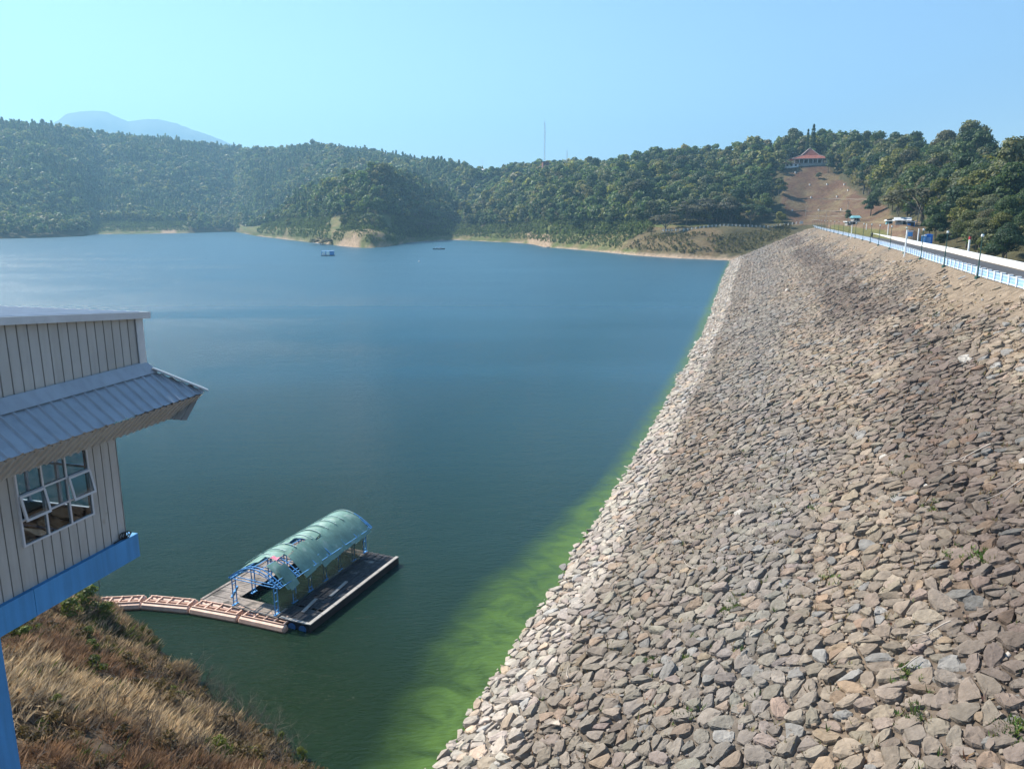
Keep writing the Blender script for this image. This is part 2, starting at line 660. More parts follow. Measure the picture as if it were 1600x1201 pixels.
rim = mth('DIVIDE', mth('SUBTRACT', 2.2, dist), 2.2, clamp=True)
big = N(nt, "ShaderNodeTexNoise")
big.inputs["Scale"].default_value = 0.02
big.inputs["Detail"].default_value = 4
L.new(tc.outputs["Object"], big.inputs["Vector"])
body = ramp(nt, big.outputs["Fac"], [(0.3, (0.020, 0.080, 0.120)), (0.7, (0.022, 0.088, 0.132))])
near = mth('DIVIDE', mth('SUBTRACT', 124.0, Y), 88.0, clamp=True)      # green water near; farther out sky reflection is painted into the body colour
body = mixrgb(nt, 'MIX', body, (0.009, 0.021, 0.004, 1), near)
c = mixrgb(nt, 'MIX', body, (0.070, 0.128, 0.024, 1), algf)
c = mixrgb(nt, 'MIX', c, (0.09, 0.155, 0.03, 1), mth('MULTIPLY', rim, mth('MULTIPLY', swr, 0.7)))
L.new(c, bs.inputs["Base Color"])
# ripples: short wavelets over a longer chop, calmer in wind-sheltered streaks
mp = N(nt, "ShaderNodeMapping")
mp.inputs["Rotation"].default_value = (0, 0, R(-20))
mp.inputs["Scale"].default_value = (0.7, 1.5, 1)
L.new(tc.outputs["Object"], mp.inputs["Vector"])
r1 = N(nt, "ShaderNodeTexNoise")
r1.inputs["Scale"].default_value = 2.6
r1.inputs["Detail"].default_value = 5
r1.inputs["Roughness"].default_value = 0.62
L.new(mp.outputs[0], r1.inputs["Vector"])
r2 = N(nt, "ShaderNodeTexNoise")
r2.inputs["Scale"].default_value = 0.45
r2.inputs["Detail"].default_value = 2
L.new(mp.outputs[0], r2.inputs["Vector"])
hgt = mth('ADD', mth('MULTIPLY', r1.outputs["Fac"], 0.40), mth('MULTIPLY', r2.outputs["Fac"], 0.35))
mp2 = N(nt, "ShaderNodeMapping")
mp2.inputs["Scale"].default_value = (0.010, 0.030, 1)
mp2.inputs["Rotation"].default_value = (0, 0, R(8))
L.new(tc.outputs["Object"], mp2.inputs["Vector"])
st = N(nt, "ShaderNodeTexNoise")
st.inputs["Scale"].default_value = 1.0
st.inputs["Detail"].default_value = 5
st.inputs["Distortion"].default_value = 0.8
L.new(mp2.outputs[0], st.inputs["Vector"])
calm = ramp(nt, st.outputs["Fac"], [(0.25, (0.5,) * 3), (0.75, (1.0,) * 3)])
shel = mth('DIVIDE', mth('SUBTRACT', mth('ADD', dist, mth('MULTIPLY', X, -0.0)), 0.0), 26.0, clamp=True)
shel = mth('ADD', 0.35, mth('MULTIPLY', shel, 0.65))
bp = N(nt, "ShaderNodeBump")
L.new(mth('MULTIPLY', calm, shel), bp.inputs["Strength"])
bp.inputs["Distance"].default_value = 0.8
L.new(hgt, bp.inputs["Height"])
L.new(bp.outputs[0], bs.inputs["Normal"])
L.new(mth("ADD", 0.28, mth("MULTIPLY", mth("DIVIDE", mth("SUBTRACT", Y, 60.0), 160.0, clamp=True), 0.30)), bs.inputs["Specular IOR Level"])
L.new(mth("ADD", 0.05, mth("MULTIPLY", mth("DIVIDE", mth("SUBTRACT", Y, 70.0), 160.0, clamp=True), 0.24)), bs.inputs["Roughness"])
L.new(bs.outputs[0], out.inputs[0])
M_water = m
wm = MB()
xs = np.linspace(-1700, 700, 25)
ys = np.linspace(-120, 2100, 25)
wm.sheet([[(x, y, WATER_Z) for x in xs] for y in ys])
kind(wm.build("lake_water", M_water), "structure")

# ------------------------------------------------------------------ land round the lake
# every column: (x in the photograph, control points from the lake bed to behind the ridge); a control is (distance, pixel row) or (distance, None, height)
sky_x = [-400, 0, 50, 100, 150, 200, 250, 300, 350, 400, 450, 480, 520, 560, 600, 650, 700, 740, 780, 850, 900, 950, 1000, 1040, 1100, 1130, 1170, 1200, 1240, 1300, 1400, 1480, 1520, 1560, 1600, 2300]
sky_y = [184, 188, 193, 195, 206, 208, 212, 217, 224, 230, 229, 223, 226, 231, 240, 250, 256, 262, 258, 258, 256, 253, 246, 238, 230, 223, 216, 216, 214, 206, 213, 212, 200, 197, 194, 185]
sky = lambda x: float(np.interp(x, sky_x, sky_y))
cols = []


def shore_r(x, y):
    p = at_z(x, y, WATER_Z)
    return math.hypot(p.x, p.y)


def column(x, shore_y, p2, p3, p4, p5, p6, p7, behind=350):
    S = shore_r(x, shore_y)
    q = [(S - 60, None, -36), (S, None, WATER_Z - 0.1)]
    for p in (p2, p3, p4, p5, p6, p7):
        q.append((S + p[0], *p[1:]) if p[0] < 900 else p)
    z7 = at_r(x, q[-1][1], q[-1][0]).z
    q.append((q[-1][0] + behind, None, z7 - 70))
    cols.append((x, q))


for x, sy in ((-700, 378), (-350, 377), (-150, 375), (0, 373), (70, 371.5), (125, 369), (150, 366), (210, 365.5), (280, 364.5), (330, 363), (365, 362)):
    k = sky(x) + 9
    column(x, sy, (14, None, -22.5), (60, None, -14), (200, 330 - (x > 250) * -6), (330, 288 + max(0, k - 200) * 0.35), (480, 240 + max(0, k - 205) * 0.8), (640, k))
for x, sy, gy, cy_ in ((400, 369, 361, 352), (430, 372.5, 360, 346), (455, 375.5, 357, 336), (480, 378.5, 357, 318), (505, 381, 359, 305), (530, 384.5, 362, 295), (552, 386.5, 363, 290), (575, 387.5, 361, 285), (600, 386, 365, 283), (618, 383, 368, 284), (634, 379.5, 370, 286), (660, 377, 369, 288), (690, 376, 367, 300), (712, 375, 367, 318)):
    S = shore_r(x, sy)
    k = sky(x) + 9
    column(x, sy, (22, gy), (62, gy - 5), (190, cy_), (330, None, at_r(x, cy_, S + 190).z - 14), (float(np.interp(x, [400, 640, 712], [1550, 1450, 1150])), (k + cy_) / 2 - 8), (float(np.interp(x, [400, 640, 712], [1830, 1650, 1400])), k))
for x, sy, gy, cy_ in ((735, 376, 364, 346), (770, 378, 364, 326), (800, 379, 364, 313), (832, 381.5, 366, 308), (850, 386, 368, 306), (870, 387.5, 371, 304), (900, 390, 374, 302), (950, 394.5, 376, 300), (1000, 399.5, 374, 301), (1060, 403.5, 374, 303), (1100, 405, 375, 306)):
    S = shore_r(x, sy)
    k = sky(x) + 12 + (x > 900) * 8
    f6 = 1150 if x < 840 else 430 + 420 * max(0, (940 - x) / 100)
    column(x, sy, (12, gy + 6), (44, 362 if x < 980 else 359), (120, (cy_ + 362) / 2 - 8), (230, cy_ - 18), (330, (cy_ - 18 + k) / 2 + 4), (f6 if f6 > 900 else f6, k))


def rawcol(x, p):
    z7 = at_r(x, p[-1][1], p[-1][0]).z
    cols.append((x, [(p[0][0] - 20, None, -30 if p[0][0] > 440 else -22)] + p + [(p[-1][0] + 300, None, z7 - 40)]))


rawcol(1142, [(468, 407), (490, 391), (522, 358), (560, 338), (640, 298), (740, 262), (850, 246)])
rawcol(1200, [(500, 388), (527, 367), (556, 354), (590, 338), (650, 300), (710, 262), (800, 243)])
rawcol(1225, [(515, 375), (540, 359), (566, 351.5), (590, 340), (640, 300), (695, 262), (800, 242)])
rawcol(1262, [(520, None, -9), (560, 352), (580, 348), (610, 332), (655, 296), (700, 257), (800, 235)])
rawcol(1292, [(390, None, -9), (470, 353), (560, 347), (600, 330), (650, 296), (700, 258), (800, 235)])
rawcol(1310, [(300, None, -9), (380, 358), (520, 348), (585, 330), (640, 298), (705, 258), (810, 240)])
rawcol(1350, [(215, None, -9), (300, 366), (372, 352), (470, 341), (580, 303), (680, 258), (800, 243)])
rawcol(1420, [(150, None, -11), (225, 379), (290, 351.5), (380, 341), (480, 300), (590, 268), (700, 249)])
rawcol(1470, [(125, None, -13), (175, None, -15), (240, None, -10), (310, 342), (400, 302), (490, 272), (600, 251)])
rawcol(1540, [(105, None, -13), (150, None, -15), (210, None, -12), (280, 336), (360, 296), (430, 264), (490, 246)])
rawcol(1600, [(95, None, -13), (140, None, -15), (190, None, -12), (260, 330), (340, 290), (410, 262), (470, 243)])
rawcol(1900, [(80, None, -13), (130, None, -15), (180, None, -12), (250, 330), (330, 290), (400, 262), (450, 243)])
rawcol(2400, [(80, None, -13), (130, None, -15), (180, None, -12), (250, 330), (330, 290), (400, 262), (450, 243)])
cx = np.array([c_[0] for c_ in cols], float)
NC = 9
SEG = [2, 3, 6, 16, 16, 16, 16, 6]
CPT = np.zeros((len(cols), NC, 3))
for i, (x, q) in enumerate(cols):
    for j, p in enumerate(q):
        if len(p) == 2:
            CPT[i, j] = at_r(x, p[1], p[0])
        else:
            d = ray(x, 338)
            d = d * (p[0] / math.hypot(d.x, d.y))
            CPT[i, j] = (d.x, d.y, p[2])
gx = np.concatenate([np.arange(-700, -60, 20), np.arange(-60, 1660, 6), np.arange(1660, 2401, 25)])
colP = np.stack([[np.interp(gx, cx, CPT[:, j, k]) for k in range(3)] for j in range(NC)])      # NC, 3, nx
us, P = [], []
for j, ns in enumerate(SEG):
    for t in np.arange(ns) / ns:
        us.append(j + t)
us.append(NC - 1)
us = np.array(us)
G = np.zeros((len(gx), len(us), 3))
for a, u in enumerate(us):
    j = min(int(u), NC - 2)
    G[:, a] = (colP[j] * (1 - (u - j)) + colP[j + 1] * (u - j)).T
# round off the creases along each column, leaving the shore as drawn
for _ in range(3):
    Z = G[:, :, 2]
    sm = Z.copy()
    sm[:, 12:-1] = (Z[:, 11:-2] + 2 * Z[:, 12:-1] + Z[:, 13:]) / 4
    sm[1:-1] = (sm[:-2] + 2 * sm[1:-1] + sm[2:]) / 4
    G[:, :, 2] = sm
UU = np.broadcast_to(us, G.shape[:2])
XX = np.broadcast_to(gx[:, None], G.shape[:2])
amp = np.clip((UU - 2.6) / 1.2, 0, 1) * np.where(XX < 720, 13.0, np.where(XX < 1180, 9.0, 3.0)) * np.clip((7 - UU) / 0.5, 0.35, 1)
G[:, :, 2] += (vfbm(G[:, :, 0] * 0.011, G[:, :, 1] * 0.011, 4) - 0.5) * amp
relief = np.clip((UU - 3.0) / 1.5, 0, 1) * np.clip((7.0 - UU) / 1.2, 0.0, 1) * np.where(XX < 460, 1.0, np.where(XX < 720, .45, np.where(XX < 1180, .30, .12)))
G[:, :, 2] += (vfbm(G[:, :, 0] * 0.0052 + 3, G[:, :, 1] * 0.0026 + 8, 3) - 0.5) * 90.0 * relief
bank = np.clip((UU - 1.0) / 0.3, 0, 1) * np.clip((3.2 - UU) / 0.6, 0, 1) * (XX < 1150)
G[:, :, 2] += (vfbm(G[:, :, 0] * 0.07, G[:, :, 1] * 0.07, 3) - 0.5) * 3.0 * bank
WOODY = lambda x: (x < 135) | ((x > 290) & (x < 372))
# colours: bleached shore, grass bank, forest floor, dry clearing, yard
flat = G.reshape(-1, 3)
ppx, ppy = project(flat)
uf, xf = UU.ravel(), XX.ravel()
nz = vfbm(flat[:, 0] * 0.03, flat[:, 1] * 0.03)
nz2 = vfbm(flat[:, 0] * 0.11 + 40, flat[:, 1] * 0.11)
tc_ = mix3(np.tile([0.060, 0.062, 0.030], (len(flat), 1)), [0.085, 0.07, 0.04], nz * 1.6 - 0.4)
gr = mix3(np.tile([0.105, 0.125, 0.040], (len(flat), 1)), [0.21, 0.165, 0.085], np.clip(nz2 * 3 - 1.2, 0, 1))
tc_ = mix3(tc_, gr, (uf < 3.3) & (xf < 1230) & ~WOODY(xf))
dry = in_poly(xf, ppy, [(985, 372), (1020, 356), (1240, 350), (1240, 395), (1140, 404), (1050, 402), (975, 388)]) & (uf < 4)
tc_ = mix3(tc_, mix3(np.tile([0.19, 0.13, 0.075], (len(flat), 1)), [0.09, 0.08, 0.04], nz2 * 2 - 0.5 + np.clip((xf - 1110) / 60, 0, 1) * .6), dry * 0.9)  # shade under the trees by the dam's end painted as darker soil
spit = (abs(xf - 565) < 45) & (uf < 2.6)
tc_ = mix3(tc_, [0.27, 0.20, 0.115], spit * np.clip(nz2 * 2.2 - 0.5, 0, 1))
hgt_ = flat[:, 2] - WATER_Z
tc_ = mix3(tc_, [0.44, 0.325, 0.24], np.clip((np.where(xf > 940, 1.5, 0.5) + (nz2 - .5) * 2.5 - hgt_) / 0.8, 0, 1) * (uf < 3) * 0.92 * ~WOODY(xf))
bare = (((abs(xf - 845) < 18) & (hgt_ < 7 + 4 * nz2)) | ((abs(xf - 262) < 14) & (hgt_ < 5)) | ((abs(xf - 545) < 16) & (hgt_ < 5 + 4 * nz2))) & (uf < 3)
tc_ = mix3(tc_, [0.40, 0.28, 0.19], bare * 0.85)
CLEAR = [(1228, 259), (1262, 258), (1292, 259), (1318, 285), (1345, 306), (1384, 322), (1395, 340), (1372, 352), (1300, 356), (1240, 352), (1226, 330), (1219, 300)]
clr = in_poly(ppx, ppy, CLEAR) & (uf > 2.2)
cl = mix3(np.tile([0.118, 0.070, 0.047], (len(flat), 1)), [0.165, 0.125, 0.072], np.clip(nz2 * 3.2 - 1.2, 0, 1))
tc_ = np.where(clr[:, None], cl, tc_)
YARD = [(1296, 347), (1345, 346), (1432, 345), (1446, 352), (1428, 384), (1385, 372), (1330, 362), (1290, 355)]
yrd = in_poly(ppx, ppy, YARD) & (xf > 1280) & (uf < 4.5)
tc_ = np.where(yrd[:, None], mix3(np.tile([0.17, 0.105, 0.07], (len(flat), 1)), [0.24, 0.19, 0.11], np.clip(nz2 * 3 - 1.2, 0, 1)), tc_)
lawn = in_poly(ppx, ppy, [(1300, 351), (1345, 356), (1392, 362), (1392, 374), (1340, 366), (1295, 356)]) & (xf > 1280) & (uf < 4.5)
tc_ = np.where(lawn[:, None], np.array([0.14, 0.135, 0.05]), tc_)
strip = in_poly(ppx, ppy, [(1520, 252), (1560, 244), (1640, 236), (1640, 262), (1570, 264), (1525, 262)]) & (uf > 5)
tc_ = np.where(strip[:, None], np.array([0.26, 0.22, 0.10]), tc_)
land = kind(link("terrain", np_mesh("terrain", flat, grid_quads(len(gx), len(us)), tc_, True), M_ground), "structure")


def ground_at(x, y, r):
    """point on the land seen near pixel column x at distance r"""
    d = ray(x, y)
    d = d * (r / math.hypot(d.x, d.y))
    q = (flat[:, 0] - d.x) ** 2 + (flat[:, 1] - d.y) ** 2
    k = np.argpartition(q, 6)[:6]
    w = 1 / (q[k] + 0.5)
    return Vector((d.x, d.y, float((flat[k, 2] * w).sum() / w.sum())))


# far blue mountain beyond the ridge
mx_, my_ = [60, 90, 112, 122, 140, 165, 185, 200, 216, 240, 262, 290, 312, 330, 350, 366, 400, 450], [212, 200, 187, 179, 176, 174, 176, 184, 191, 187, 187, 194, 203, 209, 217, 224, 236, 250]
mv = []
gxm = np.arange(20, 480, 5.0)
lay = np.linspace(-1, 1, 15)
for x in gxm:
    top = at_r(x, float(np.interp(x, mx_, my_)), 7600)
    rowp = []
    for t in lay:
        r_ = 7600 + t * 900
        d = ray(x, 338)
        d = d * (r_ / math.hypot(d.x, d.y))
        z = -40 + (top.z + 40) * (1 - abs(t)) ** 0.9 + (fbm(d.x * 0.004, d.y * 0.004) * 45 if abs(t) > 0.05 else fbm(x * 0.13, 3) * 5)
        rowp.append((d.x, d.y, z))
    mv.append(rowp)
mb = MB().sheet(mv)
mo = mb.build("mountain", plain("mountain_forest", (0.04, 0.06, 0.03), rough=0.95, var=0.4, scale=0.01), smooth=True)
kind(mo, "structure")

# flat land out to the horizon behind everything
hb = MB()
hb.sheet([[(x, y, -45) for x in np.linspace(-12000, 12000, 10)] for y in np.linspace(-1500, 12000, 10)])
kind(hb.build("ground", plain("far_ground", (0.05, 0.06, 0.03), rough=0.95, var=0.3, scale=0.01)), "structure")

# ------------------------------------------------------------------ riprap: angular rocks laid on the water side of the dam
def ico(sub):
    t = (1 + 5 ** 0.5) / 2
    v = [(-1, t, 0), (1, t, 0), (-1, -t, 0), (1, -t, 0), (0, -1, t), (0, 1, t), (0, -1, -t), (0, 1, -t), (t, 0, -1), (t, 0, 1), (-t, 0, -1), (-t, 0, 1)]
    f = [(0, 11, 5), (0, 5, 1), (0, 1, 7), (0, 7, 10), (0, 10, 11), (1, 5, 9), (5, 11, 4), (11, 10, 2), (10, 7, 6), (7, 1, 8), (3, 9, 4), (3, 4, 2), (3, 2, 6), (3, 6, 8), (3, 8, 9), (4, 9, 5), (2, 4, 11), (6, 2, 10), (8, 6, 7), (9, 8, 1)]
    v = [np.array(p, float) / np.linalg.norm(p) for p in v]
    for _ in range(sub):
        mid, nf = {}, []

        def m_(a, b):
            k = (min(a, b), max(a, b))
            if k not in mid:
                p = v[a] + v[b]
                v.append(p / np.linalg.norm(p))
                mid[k] = len(v) - 1
            return mid[k]
        for a, b, c_ in f:
            x, y, z = m_(a, b), m_(b, c_), m_(c_, a)
            nf += [(a, x, z), (b, y, x), (c_, z, y), (x, y, z)]
        f = nf
    return np.array(v), np.array(f)


def rock_template(sub, seed):
    g = np.random.default_rng(seed)
    v, f = ico(sub)
    v = v * 1.25
    k = g.integers(5, 8)
    a0 = g.random() * 6.28
    for i in range(k):                                     # steep sides, one per corner of a rough polygon
        a = a0 + 6.283 * (i + g.uniform(-.28, .28)) / k
        n = np.array([math.cos(a), math.sin(a), g.uniform(-.15, .5)])
        n /= np.linalg.norm(n)
        d = v @ n - g.uniform(.62, .92)
        v = v - np.clip(d, 0, None)[:, None] * n
    for i in range(g.integers(1, 4)):                      # one to three top facets
        n = np.array([g.normal() * .22, g.normal() * .22, 1.0])
        n /= np.linalg.norm(n)
        d = v @ n - g.uniform(.42, .62)
        v = v - np.clip(d, 0, None)[:, None] * n
    v[:, 2] *= 0.9
    if sub >= 2:
        o = g.random(3) * 50
        dv = np.array([mnoise.noise(Vector(p * 1.8 + o)) * 0.07 + mnoise.noise(Vector(p * 5 + o)) * 0.035 for p in v])
        v = v * (1 + dv)[:, None]
    return v, f


ROCK = {0: [rock_template(1, 100 + i) for i in range(14)], 1: [rock_template(1, 200 + i) for i in range(24)], 2: [rock_template(2, 300 + i) for i in range(24)], 3: [rock_template(3, 400 + i) for i in range(26)]}
_v0, _f0 = ico(0)
ROCK[0] = []
for i in range(14):
    g = np.random.default_rng(900 + i)
    vv = _v0 * g.uniform(.75, 1.2, (12, 1))
    vv[:, 2] = np.clip(vv[:, 2], -1, .55)
    ROCK[0].append((vv, _f0))

dP_s = (dam_xyz(41., .5) - dam_xyz(40., .5))
dP_f = (dam_xyz(40., .51) - dam_xyz(40., .49))
ex = dP_s / np.linalg.norm(dP_s)
ez = np.cross(dP_f / np.linalg.norm(dP_f), ex)
ez = ez / np.linalg.norm(ez)
if ez[2] < 0:
    ez = -ez
ey = np.cross(ez, ex)
SLOPE = np.stack([ex, ey, ez], 1)          # columns: along the dam, down the slope, out of it


def place(tpl, pos, sc, yaw, tilt, basis):
    """instances of one template -> (n, nv, 3)"""
    v, f = tpl
    c, s = np.cos(yaw), np.sin(yaw)
    p = v[None] * sc[:, None, :]
    x = p[..., 0] * c[:, None] - p[..., 1] * s[:, None]
    y = p[..., 0] * s[:, None] + p[..., 1] * c[:, None]
    z = p[..., 2] + x * tilt[:, 0:1] + y * tilt[:, 1:2]
    q = np.stack([x, y, z], -1) @ basis.T
    return q + pos[:, None, :]


SLOPE_LEN = float(np.linalg.norm(dam_xyz(60., 1.) - dam_xyz(60., 0.)))
st_pos, st_sc, st_col, st_s = [], [], [], []


def scatter(s0, s1, f0, f1, sp, size, spread, keep=1.0, lift=0.0):
    ns, nf_ = int((s1 - s0) / sp), int((f1 - f0) * SLOPE_LEN / (sp * 0.88))
    i, j = np.meshgrid(np.arange(ns), np.arange(nf_), indexing='ij')
    s = s0 + (i + 0.5 * (j % 2) + rng.uniform(-.36, .36, i.shape)) * sp
    f = f0 + (j + 0.5 + rng.uniform(-.36, .36, i.shape)) * sp * 0.88 / SLOPE_LEN
    s, f = s.ravel(), f.ravel()
    bare = np.clip((f + (vfbm(s * .12, f * 9) - .5) * .35 - .84) / .13, 0, 1)        # earth covers the rocks under the parapet
    ok = (rng.random(len(s)) < keep) & (rng.random(len(s)) > bare * 0.93) & (f < 0.99)
    s, f, bare = s[ok], f[ok], bare[ok]
    r = size * np.exp(rng.normal(0, spread, len(s))) * (1 - 0.45 * bare)
    r *= np.where(f < 0.085, 0.8, 1.0)
    sc = np.stack([r * rng.uniform(.85, 1.35, len(s)), r * rng.uniform(.7, 1.05, len(s)), r * rng.uniform(.46, .80, len(s))], -1)
    pos = dam_xyz(s, f) + (lift + 0.02 - 0.1 * r[:, None]) * SLOPE[:, 2]
    col = dam_color(s, f) * (rng.normal(1.0, .13, (len(s), 1)).clip(.6, 1.4))
    col = col * (1 + rng.normal(0, .018, (len(s), 3)))
    grey = rng.random(len(s)) < .07
    col[grey] = col[grey].mean(1, keepdims=True) * np.array([1.06, 1.0, .92]) * 1.05
    warm = rng.random(len(s)) < .10
    col[warm] *= np.array([1.1, 0.98, 0.88])
    st_pos.append(pos), st_sc.append(sc), st_col.append(col), st_s.append(np.stack([s, f], -1))


# -- far reach: separate rocks; near reach: close-set slabs whose outlines share their joints
scatter(150, 300, -0.03, 1.0, 0.95, 0.50, 0.26)
scatter(300, 600, -0.02, 1.0, 1.35, 0.68, 0.25)
scatter(12, 66, -0.04, 1.0, 0.34, 0.085, 0.50, 0.75, 0.05)
scatter(66, 150, -0.03, 0.98, 0.62, 0.14, 0.40, 0.6, 0.06)
scatter(12, 66, -0.04, 1.0, 0.9, 0.25, 0.35, 0.22, 0.10)
scatter(66, 150, -0.03, 0.98, 1.1, 0.30, 0.30, 0.25, 0.10)

up_sign = 1.0 if float(ey @ dP_f) > 0 else -1.0


def clip_poly(poly, mx, my, nx, ny):
    out = []
    n = len(poly)
    for i in range(n):
        ax, ay = poly[i]
        bx, by = poly[(i + 1) % n]
        da, db = (ax - mx) * nx + (ay - my) * ny, (bx - mx) * nx + (by - my) * ny
        if da <= 0:
            out.append((ax, ay))
        if (da < 0 < db) or (db < 0 < da):
            t = da / (da - db)
            out.append((ax + (bx - ax) * t, ay + (by - ay) * t))
    return out


def slab_field(s0, s1, sp, drop):
    """close-set stones: cells of a jittered lattice with some seeds left out, so sizes differ and joints are shared"""
    g = np.random.default_rng(int(s0 * 10) + 5)
    nx, ny = int((s1 - s0) / sp), int(SLOPE_LEN * 1.04 / (sp * .86))
    X = s0 + (np.arange(nx)[:, None] + .5 + .5 * (np.arange(ny)[None] % 2) + g.uniform(-.48, .48, (nx, ny))) * sp
    Y = -.04 * SLOPE_LEN + (np.arange(ny)[None] + .5 + g.uniform(-.48, .48, (nx, ny))) * sp * .86
    live = g.random((nx, ny)) > drop
    res = []
    for i in range(nx):
        for j in range(ny):
            if not live[i, j]:
                continue
            x, y = X[i, j], Y[i, j]
            f = y / SLOPE_LEN
            if f > .985:
                continue
            b = min(1, max(0, (f + (float(vfbm(np.array(x * .12), np.array(f * 9))) - .5) * .35 - .84) / .13))
            if g.random() < b * .93:
                continue
            R_ = sp * 1.05
            poly = [(x - R_, y - R_), (x + R_, y - R_), (x + R_, y + R_), (x - R_, y + R_)]
            for di in (-2, -1, 0, 1, 2):
                for dj in (-2, -1, 0, 1, 2):
                    a_, c_ = i + di, j + dj
                    if (di or dj) and 0 <= a_ < nx and 0 <= c_ < ny and live[a_, c_]:
                        ux, uy = X[a_, c_] - x, Y[a_, c_] - y
                        poly = clip_poly(poly, x + ux / 2, y + uy / 2, ux, uy)
                        if len(poly) < 3:
                            break
                if len(poly) < 3:
                    break
            if len(poly) < 3:
                continue
            res.append((x, f, np.array(poly) - np.array([x, y]), b))
    return res


def slab_mesh(poly, g, gap, bare):
    """one stone from its outline: flared sides, chipped rim, slightly dished and tilted top"""
    c = poly.mean(0)
    p = poly - c
    rad = np.sqrt((p ** 2).sum(1)).mean()
    k = max(.35, 1 - gap / max(rad, .05)) * (1 - .35 * bare) * g.uniform(.86, 1.0)
    p = p * k
    q = []
    n = len(p)
    for i in range(n):
        a, b = p[i], p[(i + 1) % n]
        L_ = np.hypot(*(b - a))
        q.append(a * g.uniform(.76, .92))
        if L_ > rad * .45:
            m_ = (a + b) / 2
            q.append(m_ * g.uniform(.94, 1.10) + (b - a) * g.uniform(-.15, .15))
    q = np.array(q)
    n = len(q)
    h = rad * g.uniform(.20, .44) * (1 - .4 * bare)
    tx_, ty_ = g.normal(0, .13), g.normal(0, .13)
    rings = []
    for sc_, z_, jit in ((1.03, -.35 * rad, 0), (1.0, h * .45, .05), (g.uniform(.88, .97), h * .90, .05), (g.uniform(.5, .66), h * 1.03, .07)):
        r_ = q * sc_ * (1 + g.normal(0, jit, (n, 1)) if jit else 1)
        z = np.full(n, z_) + (g.normal(0, .035 * rad, n) if jit else 0)
        if z_ > 0:
            z = z + r_[:, 0] * tx_ + r_[:, 1] * ty_
        rings.append(np.column_stack([r_, z]))
    V = np.concatenate(rings + [np.array([[0, 0, h * g.uniform(.98, 1.08)]])])
    F = []
    for r_ in range(3):
        for i in range(n):
            a, b = r_ * n + i, r_ * n + (i + 1) % n
            F += [(a, b, b + n), (a, b + n, a + n)]
    for i in range(n):
        F.append((3 * n + i, 3 * n + (i + 1) % n, 4 * n))
    V[:, :2] += c
    return V, np.array(F), rad


slabs = []
gs = np.random.default_rng(77)
for s0, s1, sp, dr, gp in ((14, 66, .64, .34, .022), (66, 150, .78, .28, .03)):
    for x, f, poly, b in slab_field(s0, s1, sp, dr):
        pos = dam_xyz(x, f)
        pxy = project(pos[None])
        if not (-250 < pxy[0][0] < 1900 and pxy[1][0] < 1420):
            continue
        V, F, rad = slab_mesh(poly, gs, gp, b)
        V[:, 1] *= up_sign
        if up_sign < 0:
            F = F[:, ::-1]
        col = dam_color(x, f) * gs.normal(1, .125) * (1 + gs.normal(0, .018, 3))
        t_ = gs.random()
        if t_ < .06:
            col = np.full(3, col.mean()) * np.array([1.06, 1.0, .92]) * 1.06
        elif t_ < .16:
            col = col * np.array([1.1, .98, .88])
        elif t_ < .1622 and f > .12:
            col = np.array([.38, .35, .31])
        vis_ = -40 < pxy[0][0] < 1640 and pxy[1][0] < 1230
        slabs.append((pos, V @ SLOPE.T, F, np.clip(col, .02, .6), rad, x, f, (rad ** 2 / (pos ** 2).sum()) if vis_ else -1))
st_pos, st_sc, st_col, st_s = (np.concatenate(a) for a in (st_pos, st_sc, st_col, st_s))
# pale scattered rocks
pale = (rng.random(len(st_pos)) < 0.0022) & (st_s[:, 1] > .12)
st_col[pale] = np.array([0.47, 0.43, 0.38]) * rng.uniform(.8, 1.15, (pale.sum(), 1))
yaw = rng.uniform(-.55, .55, len(st_pos)) + rng.integers(0, 2, len(st_pos)) * math.pi
tilt = rng.normal(0, .10, (len(st_pos), 2))
dist_c = np.linalg.norm(st_pos, axis=1)
spx, spy = project(st_pos)
is_single = np.zeros(len(st_pos), bool)
lod = np.where(dist_c < 55, 2, np.where(dist_c < 210, 1, 0))
lod = np.where((np.max(st_sc, 1) < .25) & (lod > 0), 1, lod)
margin = (spx > -250) & (spx < 1900) & (spy < 1420)
tid = rng.integers(0, 1000, len(st_pos))
BV, BF, BC, off = [], [], [], 0
for l in (0, 1, 2):
    for k, tpl in enumerate(ROCK[l]):
        sel = (lod == l) & (tid % len(ROCK[l]) == k) & ~is_single & margin
        if not sel.any():
            continue
        q = place(tpl, st_pos[sel], st_sc[sel], yaw[sel], tilt[sel], SLOPE)
        n, nv = q.shape[:2]
        BV.append(q.reshape(-1, 3))
        BF.append((tpl[1][None] + (np.arange(n) * nv)[:, None, None]).reshape(-1, 3) + off)
        BC.append(np.repeat(st_col[sel], nv, 0))
        off += n * nv
order = np.argsort([-q[7] for q in slabs])
for k in order[300:]:
    pos, V, F, col, rad, x, f, ap = slabs[k]
    BV.append(V + pos)
    BF.append(F + off)
    BC.append(np.repeat(col[None], len(V), 0))
    off += len(V)
rr = link("riprap_rocks", np_mesh("riprap_rocks", np.concatenate(BV), np.concatenate(BF), np.concatenate(BC)), M_stone)
kind(rr, "stuff")


def tone(c):
    lum = c.mean()
    if lum > .335:
        return "bleached pale"
    w = c[0] / c[2]
    if w > 1.62:
        return "rusty brown"
    if w < 1.2:
        return "grey"
    return "dark brown" if lum < .19 else "light brown" if lum > .25 else "grey-brown"


